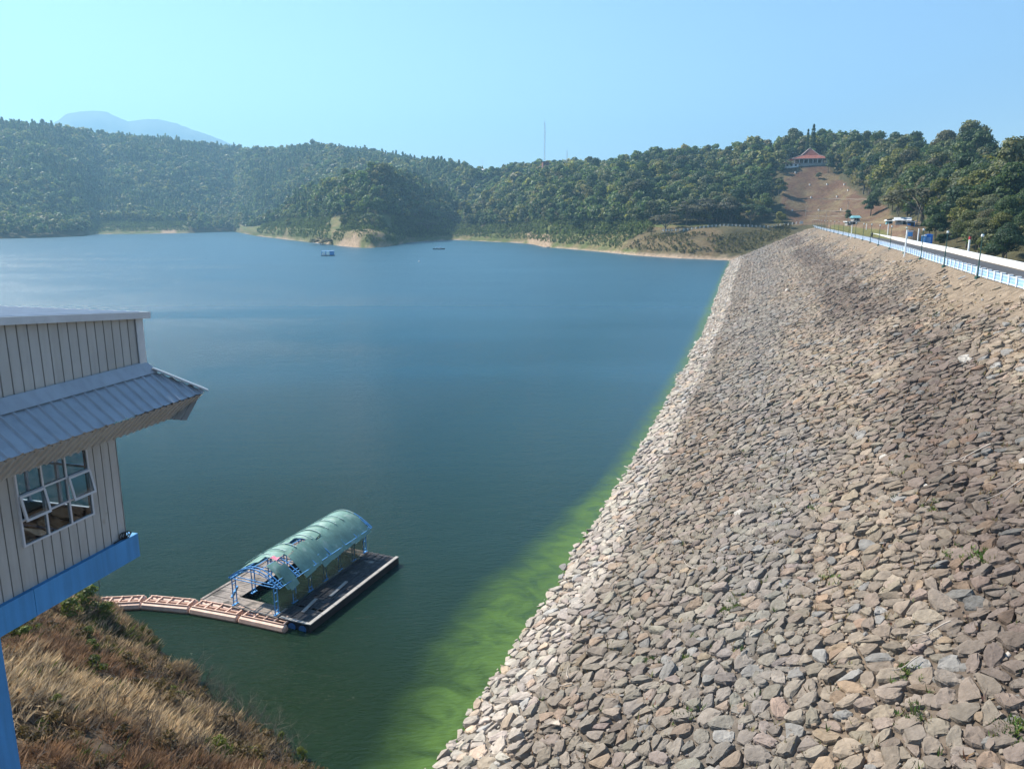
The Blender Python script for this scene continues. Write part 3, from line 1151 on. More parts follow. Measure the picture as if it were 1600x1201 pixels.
for k in order[:300]:
    pos, V, F, col, rad, x, f, ap = slabs[k]
    o = link("riprap_boulder", np_mesh("riprap_boulder", V, F, np.repeat(col[None], len(V), 0)), M_stone)
    o.location = pos
    size = "large " if rad > .62 else "small " if rad < .46 else ""
    t_ = tone(col)
    where = "at the foot of the dam slope by the green water" if f < .16 else "low on the dam slope" if f < .45 else "halfway up the dam slope" if f < .75 else "high on the dam slope"
    tag(o, f"{size}{t_} flat-topped rock {where}", "rock", f"{size}{t_} rocks {where}")

# sticks and driftwood caught between the rocks, tufts of green growing through them


def on_slope(px, py):
    """where the view through a photograph pixel meets the dam slope"""
    d = np.array(ray(px, py))
    ts = np.linspace(15, 600, 4000) / np.linalg.norm(d)
    P_ = d[None] * ts[:, None]
    n = P_[:, 0] * NX.x + P_[:, 1] * NX.y
    s = P_[:, 0] * AX.x + P_[:, 1] * AX.y
    f = (n - n_water(s)) / (n_crest(s) - n_water(s))
    zz = WATER_Z + (CREST_Z - .15 - WATER_Z) * f - .54 * np.sin(np.clip(f, 0, 1) * math.pi)
    k = int(np.argmax(P_[:, 2] < zz))
    return s[k], f[k], Vector(P_[k])


n3 = Vector(SLOPE[:, 2])
e1, e2 = Vector(SLOPE[:, 0]), Vector(SLOPE[:, 1])
for px, py, L_, a, rad, lab in ((893, 1058, 1.25, 1.3, .03, "straight bleached stick lying level on pale rocks near the green water"), (888, 1078, 0.9, .2, .035, "short curved driftwood stick just below the straight stick"), (995, 975, 1.5, 1.0, .025, "thin stick leaning across rocks near the bleached edge"), (716, 1165, .9, -.4, .03, "pale stick poking over the water's edge rocks"), (1085, 890, 2.6, 1.0, .03, "long thin stick lying over brown rocks up from the pontoon"), (1460, 995, 1.5, -.3, .03, "white crooked branch across a dark flat boulder"), (1420, 1050, 1.1, -.5, .025, "thin pale twig beside a green tuft between large boulders"), (1510, 720, 3.0, -.3, .05, "grey forked branch lying in the upper rocks"), (965, 915, 1.6, 1.9, .03, "dark stick standing among the pale edge rocks"), (1570, 775, 2.6, -.5, .03, "thin pale branch high on the slope beyond a white rock")):
    s, f, p = on_slope(px, py)
    dr = e1 * math.sin(a) + e2 * math.cos(a)
    cr = n3.cross(dr)
    mb_ = MB()
    pts = [dr * (t - .5) * L_ + cr * math.sin(t * 3.1) * L_ * .08 + n3 * (.36 + .03 * math.sin(t * 7)) for t in np.linspace(0, 1, 7)]
    mb_.tube(pts, [rad * (1 - .5 * t) for t in np.linspace(0, 1, 7)], 6)
    if "forked" in lab or "crooked" in lab:
        mb_.tube([pts[3], pts[3] + dr * L_ * .2 + cr * L_ * .25 + n3 * .1], [rad * .6, rad * .25], 5)
        mb_.tube([pts[4], pts[4] + dr * L_ * .15 - cr * L_ * .2 + n3 * .08], [rad * .6, rad * .25], 5)
    o = mb_.build("driftwood_stick", M_wood, smooth=True)
    o.location = p
    tag(o, lab, "stick", "driftwood on the rocks")
s, f, p = on_slope(880, 1142)
mb_ = MB()
for k in range(9):
    a = -.2 + k * .16
    dr = e1 * math.cos(a) * .6 + e2 * math.sin(a + .5)
    mb_.tube([n3 * .34, n3 * .40 + dr * .45, n3 * .33 + dr * random.uniform(.8, 1.1)], [.035, .022, .008], 5)
o = mb_.build("dead_root_stump", M_wood, smooth=True)
o.location = p
tag(o, "bleached dead root with fanned fingers lying on the lower rocks", "dead root")

tv, tcol = [], []
def tuft(p, n, h, w, base, var=.25, up=Vector((0, 0, 1))):
    for _ in range(n):
        a = random.uniform(0, 6.283)
        b = Vector((math.cos(a), math.sin(a), 0))
        r0 = p + b * random.uniform(0, w)
        hh = h * random.uniform(.5, 1.2)
        lean = b * hh * random.uniform(.15, .9)
        sd = Vector((-b.y, b.x, 0)) * random.uniform(.012, .028) * (1 + h)
        tv.append((r0 - sd, r0 + sd, r0 + lean * .5 + up * hh * .6 + sd * .8, r0 + lean + up * hh))
        c = [x * random.uniform(1 - var, 1 + var) for x in base]
        tcol.append(c)


for px, py, k in [(1547, 872, 26), (1530, 876, 18), (1462, 795, 12), (1415, 1055, 16), (1432, 1125, 14), (1595, 1145, 30), (1150, 945, 26), (1135, 960, 22), (1085, 1000, 14), (1010, 1040, 12), (1070, 1120, 10), (1265, 800, 8), (1075, 1035, 14), (1490, 870, 10), (1300, 905, 8), (1570, 1150, 14), (1145, 935, 16)]:
    s, f, p = on_slope(px, py)
    for q in range(k):
        tuft(p + e1 * random.gauss(0, .3) + e2 * random.gauss(0, .25) + n3 * .15, 9, .17, .12, (.13, .19, .055))
for q in range(1100):
    s, f = random.uniform(20, 90), random.uniform(.1, .95)
    tuft(Vector(dam_xyz(s, f)) + n3 * .10, 5, .26, .14, (.26, .20, .12) if random.random() < .75 else (.08, .12, .035))
tv_ = np.array([[tuple(p) for p in q] for q in tv]).reshape(-1, 3)
tq = np.arange(len(tv_)).reshape(-1, 4)
sg = link("slope_grass_tufts", np_mesh("slope_grass_tufts", tv_, tq, np.repeat(np.array(tcol), 4, 0)), M_grass)
kind(sg, "stuff")

# ------------------------------------------------------------------ trees: leaf-clump crowns on tapered trunks
GREENS = np.array([(.082, .122, .056), (.054, .090, .048), (.124, .142, .090), (.146, .156, .056), (.128, .122, .072), (.090, .130, .074), (.140, .130, .095)])


def crown_broad(nleaf, seed, leaf=.055, wide=.36, base=.22, lobes=9):
    """quads (n, 4, 3) in a unit-high tree, and a shade per leaf for natural variety of leaf age"""
    g = np.random.default_rng(seed)
    cen = []
    for i in range(lobes):
        a, t = g.uniform(0, 6.283), g.uniform(0, 1)
        z = base + .14 + (1 - base - .28) * t
        rr_ = wide * .72 * math.sqrt(max(0, 1 - (2 * (t - .38)) ** 2 * .8)) * g.uniform(.35, 1)
        cen.append((rr_ * math.cos(a), rr_ * math.sin(a), z, wide * g.uniform(.34, .58)))
    cen.append((0, 0, 1 - wide * .5, wide * .48))
    cen = np.array(cen)
    w = cen[:, 3] ** 2
    k = g.choice(len(cen), nleaf, p=w / w.sum())
    d = g.normal(0, 1, (nleaf, 3))
    d /= np.linalg.norm(d, axis=1, keepdims=True)
    d[:, 2] = np.where(d[:, 2] < -.3, -d[:, 2], d[:, 2])
    r = cen[k, 3] * (g.uniform(.55, 1.08, nleaf))
    p = cen[k, :3] + d * r[:, None] * np.array([1, 1, .82])
    return leaf_quads(g, p, d, leaf), None


def leaf_quads(g, p, d, leaf, squash=1.0):
    n = len(p)
    nr = d + g.normal(0, .42, (n, 3))
    nr /= np.linalg.norm(nr, axis=1, keepdims=True)
    a = np.cross(nr, g.normal(0, 1, (n, 3)))
    a /= np.linalg.norm(a, axis=1, keepdims=True)
    b = np.cross(nr, a)
    s = leaf * g.uniform(.6, 1.35, (n, 1))
    a, b = a * s, b * s * .75
    bend = nr * s * .25
    return np.stack([p - a, p - b + bend * .4, p + a, p + b - bend], 1)


def crown_umbrella(nleaf, seed, leaf=.045):
    g = np.random.default_rng(seed)
    cen = []
    for i in range(22):
        a, r = g.uniform(0, 6.283), math.sqrt(g.uniform(0.02, 1)) * .62
        cen.append((r * math.cos(a), r * math.sin(a), .86 - .30 * (r / .62) ** 2 + g.uniform(-.05, .04), g.uniform(.10, .20)))
    cen = np.array(cen)
    k = g.integers(0, len(cen), nleaf)
    d = g.normal(0, 1, (nleaf, 3))
    d /= np.linalg.norm(d, axis=1, keepdims=True)
    d[:, 2] = np.abs(d[:, 2]) * np.where(g.random(nleaf) < .8, 1, -1)
    p = cen[k, :3] + d * cen[k, 3:4] * g.uniform(.5, 1.05, (nleaf, 1)) * np.array([1.15, 1.15, .42])
    return leaf_quads(g, p, d + np.array([0, 0, .6]), leaf), None


def crown_pine(nleaf, seed, leaf=.05, wide=.17):
    g = np.random.default_rng(seed)
    t = g.uniform(0, 1, nleaf) ** 0.8
    lay = np.floor(t * 9) / 9 + g.uniform(0, .06, nleaf)
    z = .16 + .82 * lay
    r = wide * (1 - lay) ** .75 * np.sqrt(g.uniform(.15, 1, nleaf)) + .012
    a = g.uniform(0, 6.283, nleaf)
    p = np.stack([r * np.cos(a), r * np.sin(a), z - r * .35], -1)
    d = np.stack([np.cos(a), np.sin(a), np.full(nleaf, .6)], -1)
    return leaf_quads(g, p, d, leaf), None


def trunk_mb(h, rad, seed, limbs=4, fork=.34, spread=.26, top=.74):
    g = random.Random(seed)
    mb_ = MB()
    lean = Vector((g.uniform(-.04, .04), g.uniform(-.04, .04), 0)) * h
    sides = 6
    mb_.tube([(0, 0, -.06 * h), lean * .3 + Vector((0, 0, .15 * h)), lean * .6 + Vector((0, 0, fork * h)), lean + Vector((0, 0, top * h))], [rad * 1.25, rad, rad * .78, rad * .25], sides)
    for i in range(limbs):
        a = 6.283 * (i + g.uniform(-.3, .3)) / limbs
        d = Vector((math.cos(a), math.sin(a), 0))
        z0 = fork * h * g.uniform(.8, 1.25)
        p0 = lean * .6 + Vector((0, 0, z0))
        ln = spread * h * g.uniform(.7, 1.2)
        mb_.tube([p0, p0 + d * ln * .5 + Vector((0, 0, (top - fork) * h * .55)), p0 + d * ln + Vector((0, 0, (top - fork) * h * .9))], [rad * .5, rad * .34, rad * .12], 5)
    return mb_


def quads_mesh(name, Q, col, h):
    n = len(Q)
    v = (Q * h).reshape(-1, 3)
    return np_mesh(name, v, np.arange(n * 4).reshape(-1, 4), np.repeat(col, 4, 0))


def leaf_colors(n, base, seed, z=None):
    g = np.random.default_rng(seed)
    c = np.asarray(base)[None] * g.normal(1, .17, (n, 1)).clip(.6, 1.5)
    old = g.random(n) < .08
    c[old] *= np.array([1.5, 1.25, .9])
    return c


# ---- prototypes for the trees that stand as objects: (mesh of crown, mesh of trunk), one metre high, scaled per tree
PROTO = {}
for key, fn, nvar, n, kw, tr in (
        ("near", crown_broad, 5, 8500, dict(leaf=.0155, lobes=17), dict(rad=.020, limbs=5)),
        ("broad", crown_broad, 7, 2600, dict(leaf=.027, lobes=13), dict(rad=.018, limbs=4)),
        ("umbrella", crown_umbrella, 4, 2300, dict(leaf=.030), dict(rad=.030, limbs=7, fork=.25, spread=.46, top=.78)),
        ("pine", crown_pine, 4, 700, dict(leaf=.034), dict(rad=.012, limbs=0, fork=.5, top=.96)),
        ("cypress", crown_pine, 1, 600, dict(leaf=.03, wide=.07), dict(rad=.01, limbs=0, fork=.5, top=.96))):
    PROTO[key] = []
    for i in range(nvar):
        Q, _ = fn(n, 40 + i * 7 + len(key), **kw)
        PROTO[key].append((Q, tr, i))
CROWN_CACHE, TRUNK_CACHE = {}, {}


def make_tree(key, p, h, wid, ci, label, group=None, name=None, cat="tree", var=None):
    i = (random.randrange(len(PROTO[key])) if var is None else var) % len(PROTO[key])
    Q, tr, _ = PROTO[key][i]
    if (key, i, ci) not in CROWN_CACHE:
        CROWN_CACHE[(key, i, ci)] = quads_mesh("crown", Q, leaf_colors(len(Q), GREENS[ci], i), 1.0)
    if (key, i) not in TRUNK_CACHE:
        me = bpy.data.meshes.new("trunk")
        t = trunk_mb(1.0, seed=i + 5, **tr)
        me.from_pydata(t.v, [], t.f)
        TRUNK_CACHE[(key, i)] = me
    nm = name or {"near": "broadleaf_tree", "broad": "broadleaf_tree", "umbrella": "umbrella_tree", "pine": "conifer_tree", "cypress": "cypress_tree"}[key]
    o = thing(nm, label, cat, p, random.uniform(0, 6.283), group)
    o.scale = (h * wid, h * wid, h)
    link("crown", CROWN_CACHE[(key, i, ci)], M_leafn, o)
    link("trunk", TRUNK_CACHE[(key, i)], M_bark, o)
    return o


CNAME = ["mid-green", "dark green", "grey-green", "yellow-green", "olive-brown", "blue-green", "brownish grey"]

# ---- where trees can stand: jittered over the land grid, thinned by zone, only what the view can reach
ga, gb = G[:-1], G[1:]
A0 = np.linalg.norm(np.cross((G[1:, :-1] - G[:-1, :-1])[..., :3], (G[:-1, 1:] - G[:-1, :-1])[..., :3]), axis=-1)
cand = []
xm = XX[:-1, :-1]
um = UU[:-1, :-1]
rm = np.hypot(G[:-1, :-1, 0], G[:-1, :-1, 1])
# running horizon along each column, to drop what the land itself hides
el = (G[:, :, 2] + 9.0) / np.hypot(G[:, :, 0], G[:, :, 1])
gl_ = G[:, :, 2] / np.hypot(G[:, :, 0], G[:, :, 1])
hid = np.maximum.accumulate(gl_, axis=1)
vis = (el >= hid - 0.002)[:-1, :-1]
dens = np.where(rm > 1000, 1 / 40., np.where(rm > 330, 1 / 46., 1 / 34.))
expct = A0 * dens * vis * (xm > -60) * (xm < 1680) * (um > np.where(WOODY(xm), 1.3, 2.9)) * (um < 7.6)
cnt = np.floor(expct + rng.random(expct.shape)).astype(int)
ii, jj = np.nonzero(cnt)
rep = np.repeat(np.arange(len(ii)), cnt[ii, jj])
ii, jj = ii[rep], jj[rep]
a_, b_ = rng.random(len(ii))[:, None], rng.random(len(ii))[:, None]
TP = (G[ii, jj] * (1 - a_) + G[ii + 1, jj] * a_) * (1 - b_) + (G[ii, jj + 1] * (1 - a_) + G[ii + 1, jj + 1] * a_) * b_
tx, tu = XX[ii, jj], UU[ii, jj]
tpx, tpy = project(TP)
tr_ = np.hypot(TP[:, 0], TP[:, 1])
sN = TP[:, 0] * NX.x + TP[:, 1] * NX.y
sS = TP[:, 0] * AX.x + TP[:, 1] * AX.y
drop = in_poly(tpx, tpy, CLEAR) & (tu > 2.2) & (tx > 1200) & (tx < 1400)
drop |= in_poly(tpx, tpy, [(1285, 345), (1345, 342), (1436, 343), (1462, 352), (1440, 392), (1385, 376), (1330, 364), (1285, 357)]) & (tx > 1270) & (tr_ < 560)
drop |= in_poly(tpx, tpy, [(1528, 250), (1560, 244), (1640, 238), (1640, 262), (1570, 262), (1525, 260)]) & (tu > 5)
drop |= (sN < 39.5) & (sS < 575) & (tx > 1200)
drop |= in_poly(tpx, tpy, [(1205, 262), (1300, 262), (1300, 252), (1285, 249), (1235, 249), (1205, 252)]) & (tx > 1190)
drop |= in_poly(tpx, tpy, [(1196, 352), (1236, 354), (1236, 258), (1206, 280)]) & (tr_ < 700)
drop |= (tu < np.where(WOODY(tx), 1.45, 3.25)) & (tx < 1180)
drop |= in_poly(tpx, tpy, [(1010, 372), (1030, 352), (1250, 346), (1250, 362)]) & (tr_ < 580)
ko = ~drop
TP, tx, tu, tpx, tpy, tr_ = TP[ko], tx[ko], tu[ko], tpx[ko], tpy[ko], tr_[ko]
nT = len(TP)
patch = vfbm(TP[:, 0] * .018, TP[:, 1] * .018)
patch2 = vfbm(TP[:, 0] * .03 + 70, TP[:, 1] * .03)
pine = ((tx < 730) & (tr_ > 900) & (patch > .50) & (tu > 3.6)) | ((tx > 455) & (tx < 520) & (tr_ < 900) & (patch2 > .45))
umb = ~pine & (rng.random(nT) < .05) & (tr_ < 1100)
H = np.where(pine, rng.uniform(11, 19, nT), np.where(umb, rng.uniform(9, 12, nT), np.where(tr_ > 950, rng.uniform(8, 17, nT), rng.uniform(8.5, 20, nT)) * (.8 + .45 * patch2)))
H = H * np.where(rng.random(nT) < .12, 1.32, 1.0)
H = H * np.where((tx > 1240) & (tr_ < 260), .72, 1) * np.where(tu < 3.7, .8, 1)
H = H * np.where((tx > 1240) & (tr_ < 150), .72, 1) * np.where(tx > 1430, .82, 1) * np.where((tx > 1120) & (tx < 1235), .85, 1)
ci = np.clip((patch2 * 2.2 - .6) * 3 + rng.normal(0, 1.3, nT), 0, 5.99).astype(int)
ci = np.where(rng.random(nT) < .35, rng.integers(0, 6, nT), ci)
ci = np.where(pine & (ci > 2), 1, ci)
inframe = (tpx > -30) & (tpx < 1640)
score = np.where(inframe, H / tr_, 0)
# the trees that show largest become objects of their own
chosen = np.argsort(-score)[:288]
sel_o = np.zeros(nT, bool)
sel_o[chosen] = True
ZONE = lambda k: ("on the slope just below the crest road's white wall" if tr_[k] < 230 else "on the wooded rise beyond the brown yard" if tx[k] > 1280 and tr_[k] < 420 else "in the high wood beyond the crest road" if tx[k] > 1280 else "beside the brown clearing under the red roofed pavilion" if tx[k] > 1190 else "in the lakeside wood beyond the dam's end" if tx[k] > 860 else "in the wood across the lake")
for k in chosen:
    key = "umbrella" if umb[k] else "pine" if pine[k] else ("near" if tr_[k] < 260 else "broad")
    z_ = ZONE(k)
    sz = "tall" if H[k] > 13 else "small" if H[k] < 7.5 else "medium"
    kind_ = {"umbrella": "flat-topped tree", "pine": "narrow conifer"}.get(key, "bushy tree")
    make_tree(key, TP[k] - np.array([0, 0, .2]), float(H[k]), float(rng.uniform(.85, 1.25)), int(ci[k]), f"{sz} {CNAME[ci[k]]} {kind_} {z_}", f"{sz} {CNAME[ci[k]]} {kind_}s {z_}")

# ---- all the others are one forest
FB = {"far": [crown_broad(85, 500 + i, leaf=.115, lobes=5 + i % 5, wide=.28 + .02 * i)[0] for i in range(10)],
      "mid": [crown_broad(300, 600 + i, leaf=.062, lobes=5 + i, wide=.26 + .022 * i, base=.12 + .02 * (i % 5))[0] for i in range(10)],
      "midn": [crown_broad(850, 650 + i, leaf=.042, lobes=6 + i, wide=.27 + .025 * i, base=.12 + .02 * (i % 5))[0] for i in range(8)],
      "umb": [crown_umbrella(260, 700 + i, leaf=.075)[0] for i in range(5)],
      "pine": [crown_pine(80, 800 + i, leaf=.085, wide=.19)[0] for i in range(8)]}
cls = np.where(pine, "pine", np.where(umb, "umb", np.where(tr_ > 950, "far", np.where(tr_ > 560, "mid", "midn"))))
FV, FC = [], []
tv2 = rng.integers(0, 1000, nT)
wd = rng.uniform(.85, 1.3, nT)
yw = rng.uniform(0, 6.283, nT)
for key, tpls in FB.items():
    for i, Q in enumerate(tpls):
        s_l = np.nonzero((cls == key) & (tv2 % len(tpls) == i) & ~sel_o)[0]
        if not len(s_l):
            continue
        c, s = np.cos(yw[s_l])[:, None, None], np.sin(yw[s_l])[:, None, None]
        hh = H[s_l][:, None, None]
        ww = (H[s_l] * wd[s_l])[:, None, None]
        x = (Q[None, ..., 0] * c - Q[None, ..., 1] * s) * ww
        y = (Q[None, ..., 0] * s + Q[None, ..., 1] * c) * ww
        z = Q[None, ..., 2] * hh
        q = np.stack([x, y, z], -1) + TP[s_l][:, None, None, :]
        FV.append(q.reshape(-1, 3))
        base = GREENS[ci[s_l]] * rng.normal(1.08, .26, (len(s_l), 1)).clip(.55, 1.8)
        cc_ = base[:, None, :] * rng.normal(1, .16, (len(s_l), len(Q), 1)).clip(.6, 1.5)
        FC.append(np.repeat(cc_.reshape(-1, 3), 4, 0))
FV, FC = np.concatenate(FV), np.concatenate(FC)
fo = link("forest", np_mesh("forest", FV, np.arange(len(FV)).reshape(-1, 4), FC), M_leaf)
kind(fo, "stuff")
# bare stems showing under the canopy of the same forest
tk = np.nonzero((tr_ < 900) & ~sel_o & (rng.random(nT) < .6))[0]
ang = np.arange(4) * math.pi / 2
TV = []
rad = H[tk] * .016
lo = np.stack([np.cos(ang), np.sin(ang)], -1)
b0 = np.concatenate([TP[tk][:, None, :2] + lo[None] * rad[:, None, None], np.repeat((TP[tk][:, 2] - .5)[:, None, None], 4, 1)], -1)
b1 = np.concatenate([TP[tk][:, None, :2] + lo[None] * rad[:, None, None] * .5, np.repeat((TP[tk][:, 2] + H[tk] * .55)[:, None, None], 4, 1)], -1)
TV = np.concatenate([b0, b1], 1).reshape(-1, 3)
tf = np.array([(0, 1, 5, 4), (1, 2, 6, 5), (2, 3, 7, 6), (3, 0, 4, 7)])
TF = (tf[None] + (np.arange(len(tk)) * 8)[:, None, None]).reshape(-1, 4)
kind(link("forest_stems", np_mesh("forest_stems", TV, TF), M_bark), "stuff")

# ---- particular trees that stand out
def special(key, x, y, r, h, wid, ci, label, name=None, var=None, group=None):
    p = ground_at(x, y, r)
    return make_tree(key, p, h, wid, ci, label, group, name, var=var)


for x, r, h, wid, c_, lab in ((1040, 534, 13.5, 1.25, 6, "wide flat-topped tree at the lake end of the white post fence"), (1072, 544, 15.5, 1.2, 6, "flat-topped tree with pale crooked limbs over the post fence, second from the lake"), (1108, 553, 16.5, 1.25, 6, "tallest umbrella tree over the middle of the white post fence"), (1142, 560, 16, 1.15, 6, "olive umbrella tree behind the post fence above the dam's far corner"), (1172, 554, 15.5, 1.1, 1, "dark umbrella tree near the dam end of the post fence"), (1090, 563, 18, 1.2, 6, "grey-green umbrella tree standing behind the fence row"), (1055, 660, 20, .9, 2, "lone flat-crowned tree breaking the skyline above a small red roof"), (502, 722, 13, 1.3, 4, "grey-brown spreading tree above the grassy spit"), (582, 712, 13, 1.1, 1, "dark flat-topped tree on the headland's tip"), (668, 862, 16, 1.1, 2, "grey spreading tree above the shaded cove"), (1440, 330, 15, 1.5, 4, "broad brownish umbrella tree behind the white roofed shed"), (1592, 300, 14, 1.6, 3, "broad yellow-green umbrella tree at the frame's edge above the road")):
    special("umbrella", x, 360, r, h, wid, c_, lab)
for x, r, h, wid, c_, lab in ((1216, 548, 11, 1.15, 3, "round yellow-green tree at the end of the post fence below the clearing"), (1213, 640, 13, 1.2, 3, "bright green bushy tree on the clearing's lake side"), (1323, 662, 12, 1.2, 2, "light green tree on the clearing's uphill edge"), (1343, 610, 7, 1.3, 2, "low grey-green tree beside the clearing's terrace path"), (1358, 470, 12, 1.2, 1, "dark green tree right behind the aqua roofed hut"), (1308, 690, 24, .75, 0, "tall full tree just right of the red roofed pavilion"), (1322, 462, 7.5, .9, 1, "small dark tree beside the aqua roofed hut"), (538, 716, 14, 1.0, 3, "light green round tree above the pink shore of the spit"), (452, 930, 9, 1.2, 3, "pale green tree at the root of the grassy spit"), (878, 700, 15, .9, 0, "green tree at the water side above the red boat"), (900, 645, 13, 1.0, 1, "dark rounded tree leaning out over the shore bank"), (955, 602, 13, 1.0, 0, "rounded tree in the middle of the shore bank")):
    special("broad", x, 360, r, h, wid, c_, lab)
for x, r, h, wid, c_, lab in ((1296, 688, 15, 1.0, 0, "green bushy tree covering the pavilion's uphill corner"), (1224, 686, 8, 1.3, 1, "low dark tree in front of the pavilion's annex"), (1282, 676, 5, 1.5, 2, "low shrubby tree at the top edge of the clearing"), (1228, 770, 18, 1.0, 2, "tall grey-green tree behind the pavilion's low annex"), (1246, 785, 20, 1.0, 5, "tall blue-green tree behind the pavilion roof beside the pencil-thin one"), (1281, 780, 21, 1.0, 0, "tall full tree behind the pavilion roof's lower end"), (1296, 765, 20, 1.1, 2, "wide tree closing the pavilion's uphill side"), (1237, 752, 10, 1.7, 1, "low broad dark tree right behind the annex"), (1244, 765, 11, 1.5, 2, "low grey-green tree between annex and pavilion roof"), (1238, 800, 17, 1.1, 1, "dark tree far behind the annex"), (1270, 800, 19, 1.1, 1, "dark tree right behind the slender tall one")):
    special("broad", x, 245, r, h, wid, c_, lab)
special("cypress", 1260.5, 240, 735, 27, .8, 1, "dark pencil-thin tree rising behind the pavilion roof, the lower of two")
special("pine", 1268.5, 240, 745, 30, .7, 1, "slender tall tree behind the pavilion roof peak, the higher of two")

# ---- low shrubs and grasses along the shore
SB = [crown_broad(60, 1000 + i, leaf=.14, base=-.1, wide=.6, lobes=6)[0] for i in range(8)]
es = A0 * (1 / 4.5) * (xm > -40) * (xm < 1235) * (um > 1.15) * (um < 3.4) * (rm < np.where((xm > 130) & (xm < 300), 1500, 1100))
cn = np.floor(es + rng.random(es.shape)).astype(int)
i2, j2 = np.nonzero(cn)
rp = np.repeat(np.arange(len(i2)), cn[i2, j2])
i2, j2 = i2[rp], j2[rp]
a_, b_ = rng.random(len(i2))[:, None], rng.random(len(i2))[:, None]
SP_ = (G[i2, j2] * (1 - a_) + G[i2 + 1, j2] * a_) * (1 - b_) + (G[i2, j2 + 1] * (1 - a_) + G[i2 + 1, j2 + 1] * a_) * b_
sx, su = XX[i2, j2], UU[i2, j2]
spx_, spy_ = project(SP_)
hz_ = SP_[:, 2] - WATER_Z
pz = vfbm(SP_[:, 0] * .06, SP_[:, 1] * .06)
dryz = in_poly(spx_, spy_, [(985, 376), (1020, 356), (1240, 350), (1240, 395), (1140, 404), (1050, 402), (975, 388)])
keep = ~((sx > 1015) & (su > 2.6)) & ~WOODY(sx) & (hz_ > 2.2 + pz * 2) & (pz > np.where(dryz, .45 - .1 * (sx > 1150), .30)) & ~((abs(sx - 560) < 50) & (pz < .5))
SP_, pz, dryz, sx = SP_[keep], pz[keep], dryz[keep], sx[keep]
SH = rng.uniform(.7, 2.2, len(SP_)) * np.where(su[keep] > 2.6, 1.8, 1)
SV, SCc = [], []
sv_ = rng.integers(0, 8, len(SP_))
for i, Q in enumerate(SB):
    k = np.nonzero(sv_ == i)[0]
    q = Q[None] * SH[k][:, None, None, None] + SP_[k][:, None, None, :]
    SV.append(q.reshape(-1, 3))
    b = np.where(dryz[k][:, None], np.array([.11, .105, .05]), np.where((pz[k] > .55)[:, None], np.array([.075, .105, .033]), np.array([.10, .135, .042])))
    b = b * rng.normal(1, .2, (len(k), 1)).clip(.5, 1.5)
    SCc.append(np.repeat((b[:, None] * rng.normal(1, .15, (len(k), len(Q), 1)).clip(.5, 1.5)).reshape(-1, 3), 4, 0))
SV, SCc = np.concatenate(SV), np.concatenate(SCc)
kind(link("shore_shrubs", np_mesh("shore_shrubs", SV, np.arange(len(SV)).reshape(-1, 4), SCc), M_leaf), "stuff")

# rubble along the far shore beyond the dam's corner
bx = rng.uniform(890, 1150, 700)
by = np.interp(bx, [890, 950, 1000, 1060, 1100, 1142, 1150], [389, 394, 399, 403, 404.5, 405, 404])
bp_ = np.array([at_z(float(a), float(b), WATER_Z) for a, b in zip(bx, by)])
ln = np.linalg.norm(bp_[:, :2], axis=1)
push = rng.uniform(-.3, 3.2, 700)
bp_[:, :2] *= (1 + push / ln)[:, None]
bp_[:, 2] = WATER_Z + .05 + push * .36
rs_ = rng.uniform(.25, .75, 700)
qv, qf, qc, o_ = [], [], [], 0
for k in range(14):
    s_l = np.arange(k, 700, 14)
    q = place(ROCK[1][k], bp_[s_l], np.stack([rs_[s_l], rs_[s_l] * .8, rs_[s_l] * .7], -1), rng.uniform(0, 6.28, len(s_l)), rng.normal(0, .2, (len(s_l), 2)), np.eye(3))
    nv = q.shape[1]
    qv.append(q.reshape(-1, 3))
    qf.append((ROCK[1][k][1][None] + (np.arange(len(s_l)) * nv)[:, None, None]).reshape(-1, 3) + o_)
    qc.append(np.repeat(np.array([.45, .39, .33])[None] * rng.normal(1, .18, (len(s_l), 1)), nv, 0))
    o_ += len(s_l) * nv
kind(link("shore_rubble", np_mesh("shore_rubble", np.concatenate(qv), np.concatenate(qf), np.concatenate(qc)), M_stone), "stuff")

# ------------------------------------------------------------------ gate house at the end of the intake shaft
BA = R(15)
BB = Vector((-14 * math.cos(BA) + 9 * math.sin(BA), 14 * math.sin(BA) + 9 * math.cos(BA), -25))
gh = thing("gate_house", "beige metal clad gate house with grey awning over a nine-paned window on a blue shaft", "building", BB, -BA)
Lb = lambda n, s, z: Vector((n + 14, s - 9, z + 25))


def corr(mbx, p0, du, dv, lu, lv, nrm, pitch=.205, rib=.034, groove=True, v0=lambda u: 0.0, v1=None):
    """ribbed metal sheet: ribs run along dv; v0/v1 give the start and end along dv for every u"""
    us_ = []
    k = 0.0
    while k < lu - 1e-6:
        for a, h in (((0, 0), (.70, 0), (.78, 1), (.90, 1), (.98, 0)) if not groove else ((0, 0), (.855, 0), (.86, -1), (.975, -1), (.98, 0))):
            if k + a * pitch < lu:
                us_.append((k + a * pitch, h * rib))
        k += pitch
    us_.append((lu, 0))
    rows = []
    for u, h in us_:
        a, b = v0(u), (v1(u) if v1 else lv)
        rows.append([p0 + du * u + dv * a + nrm * h, p0 + du * u + dv * b + nrm * h])
    mbx.sheet(rows)


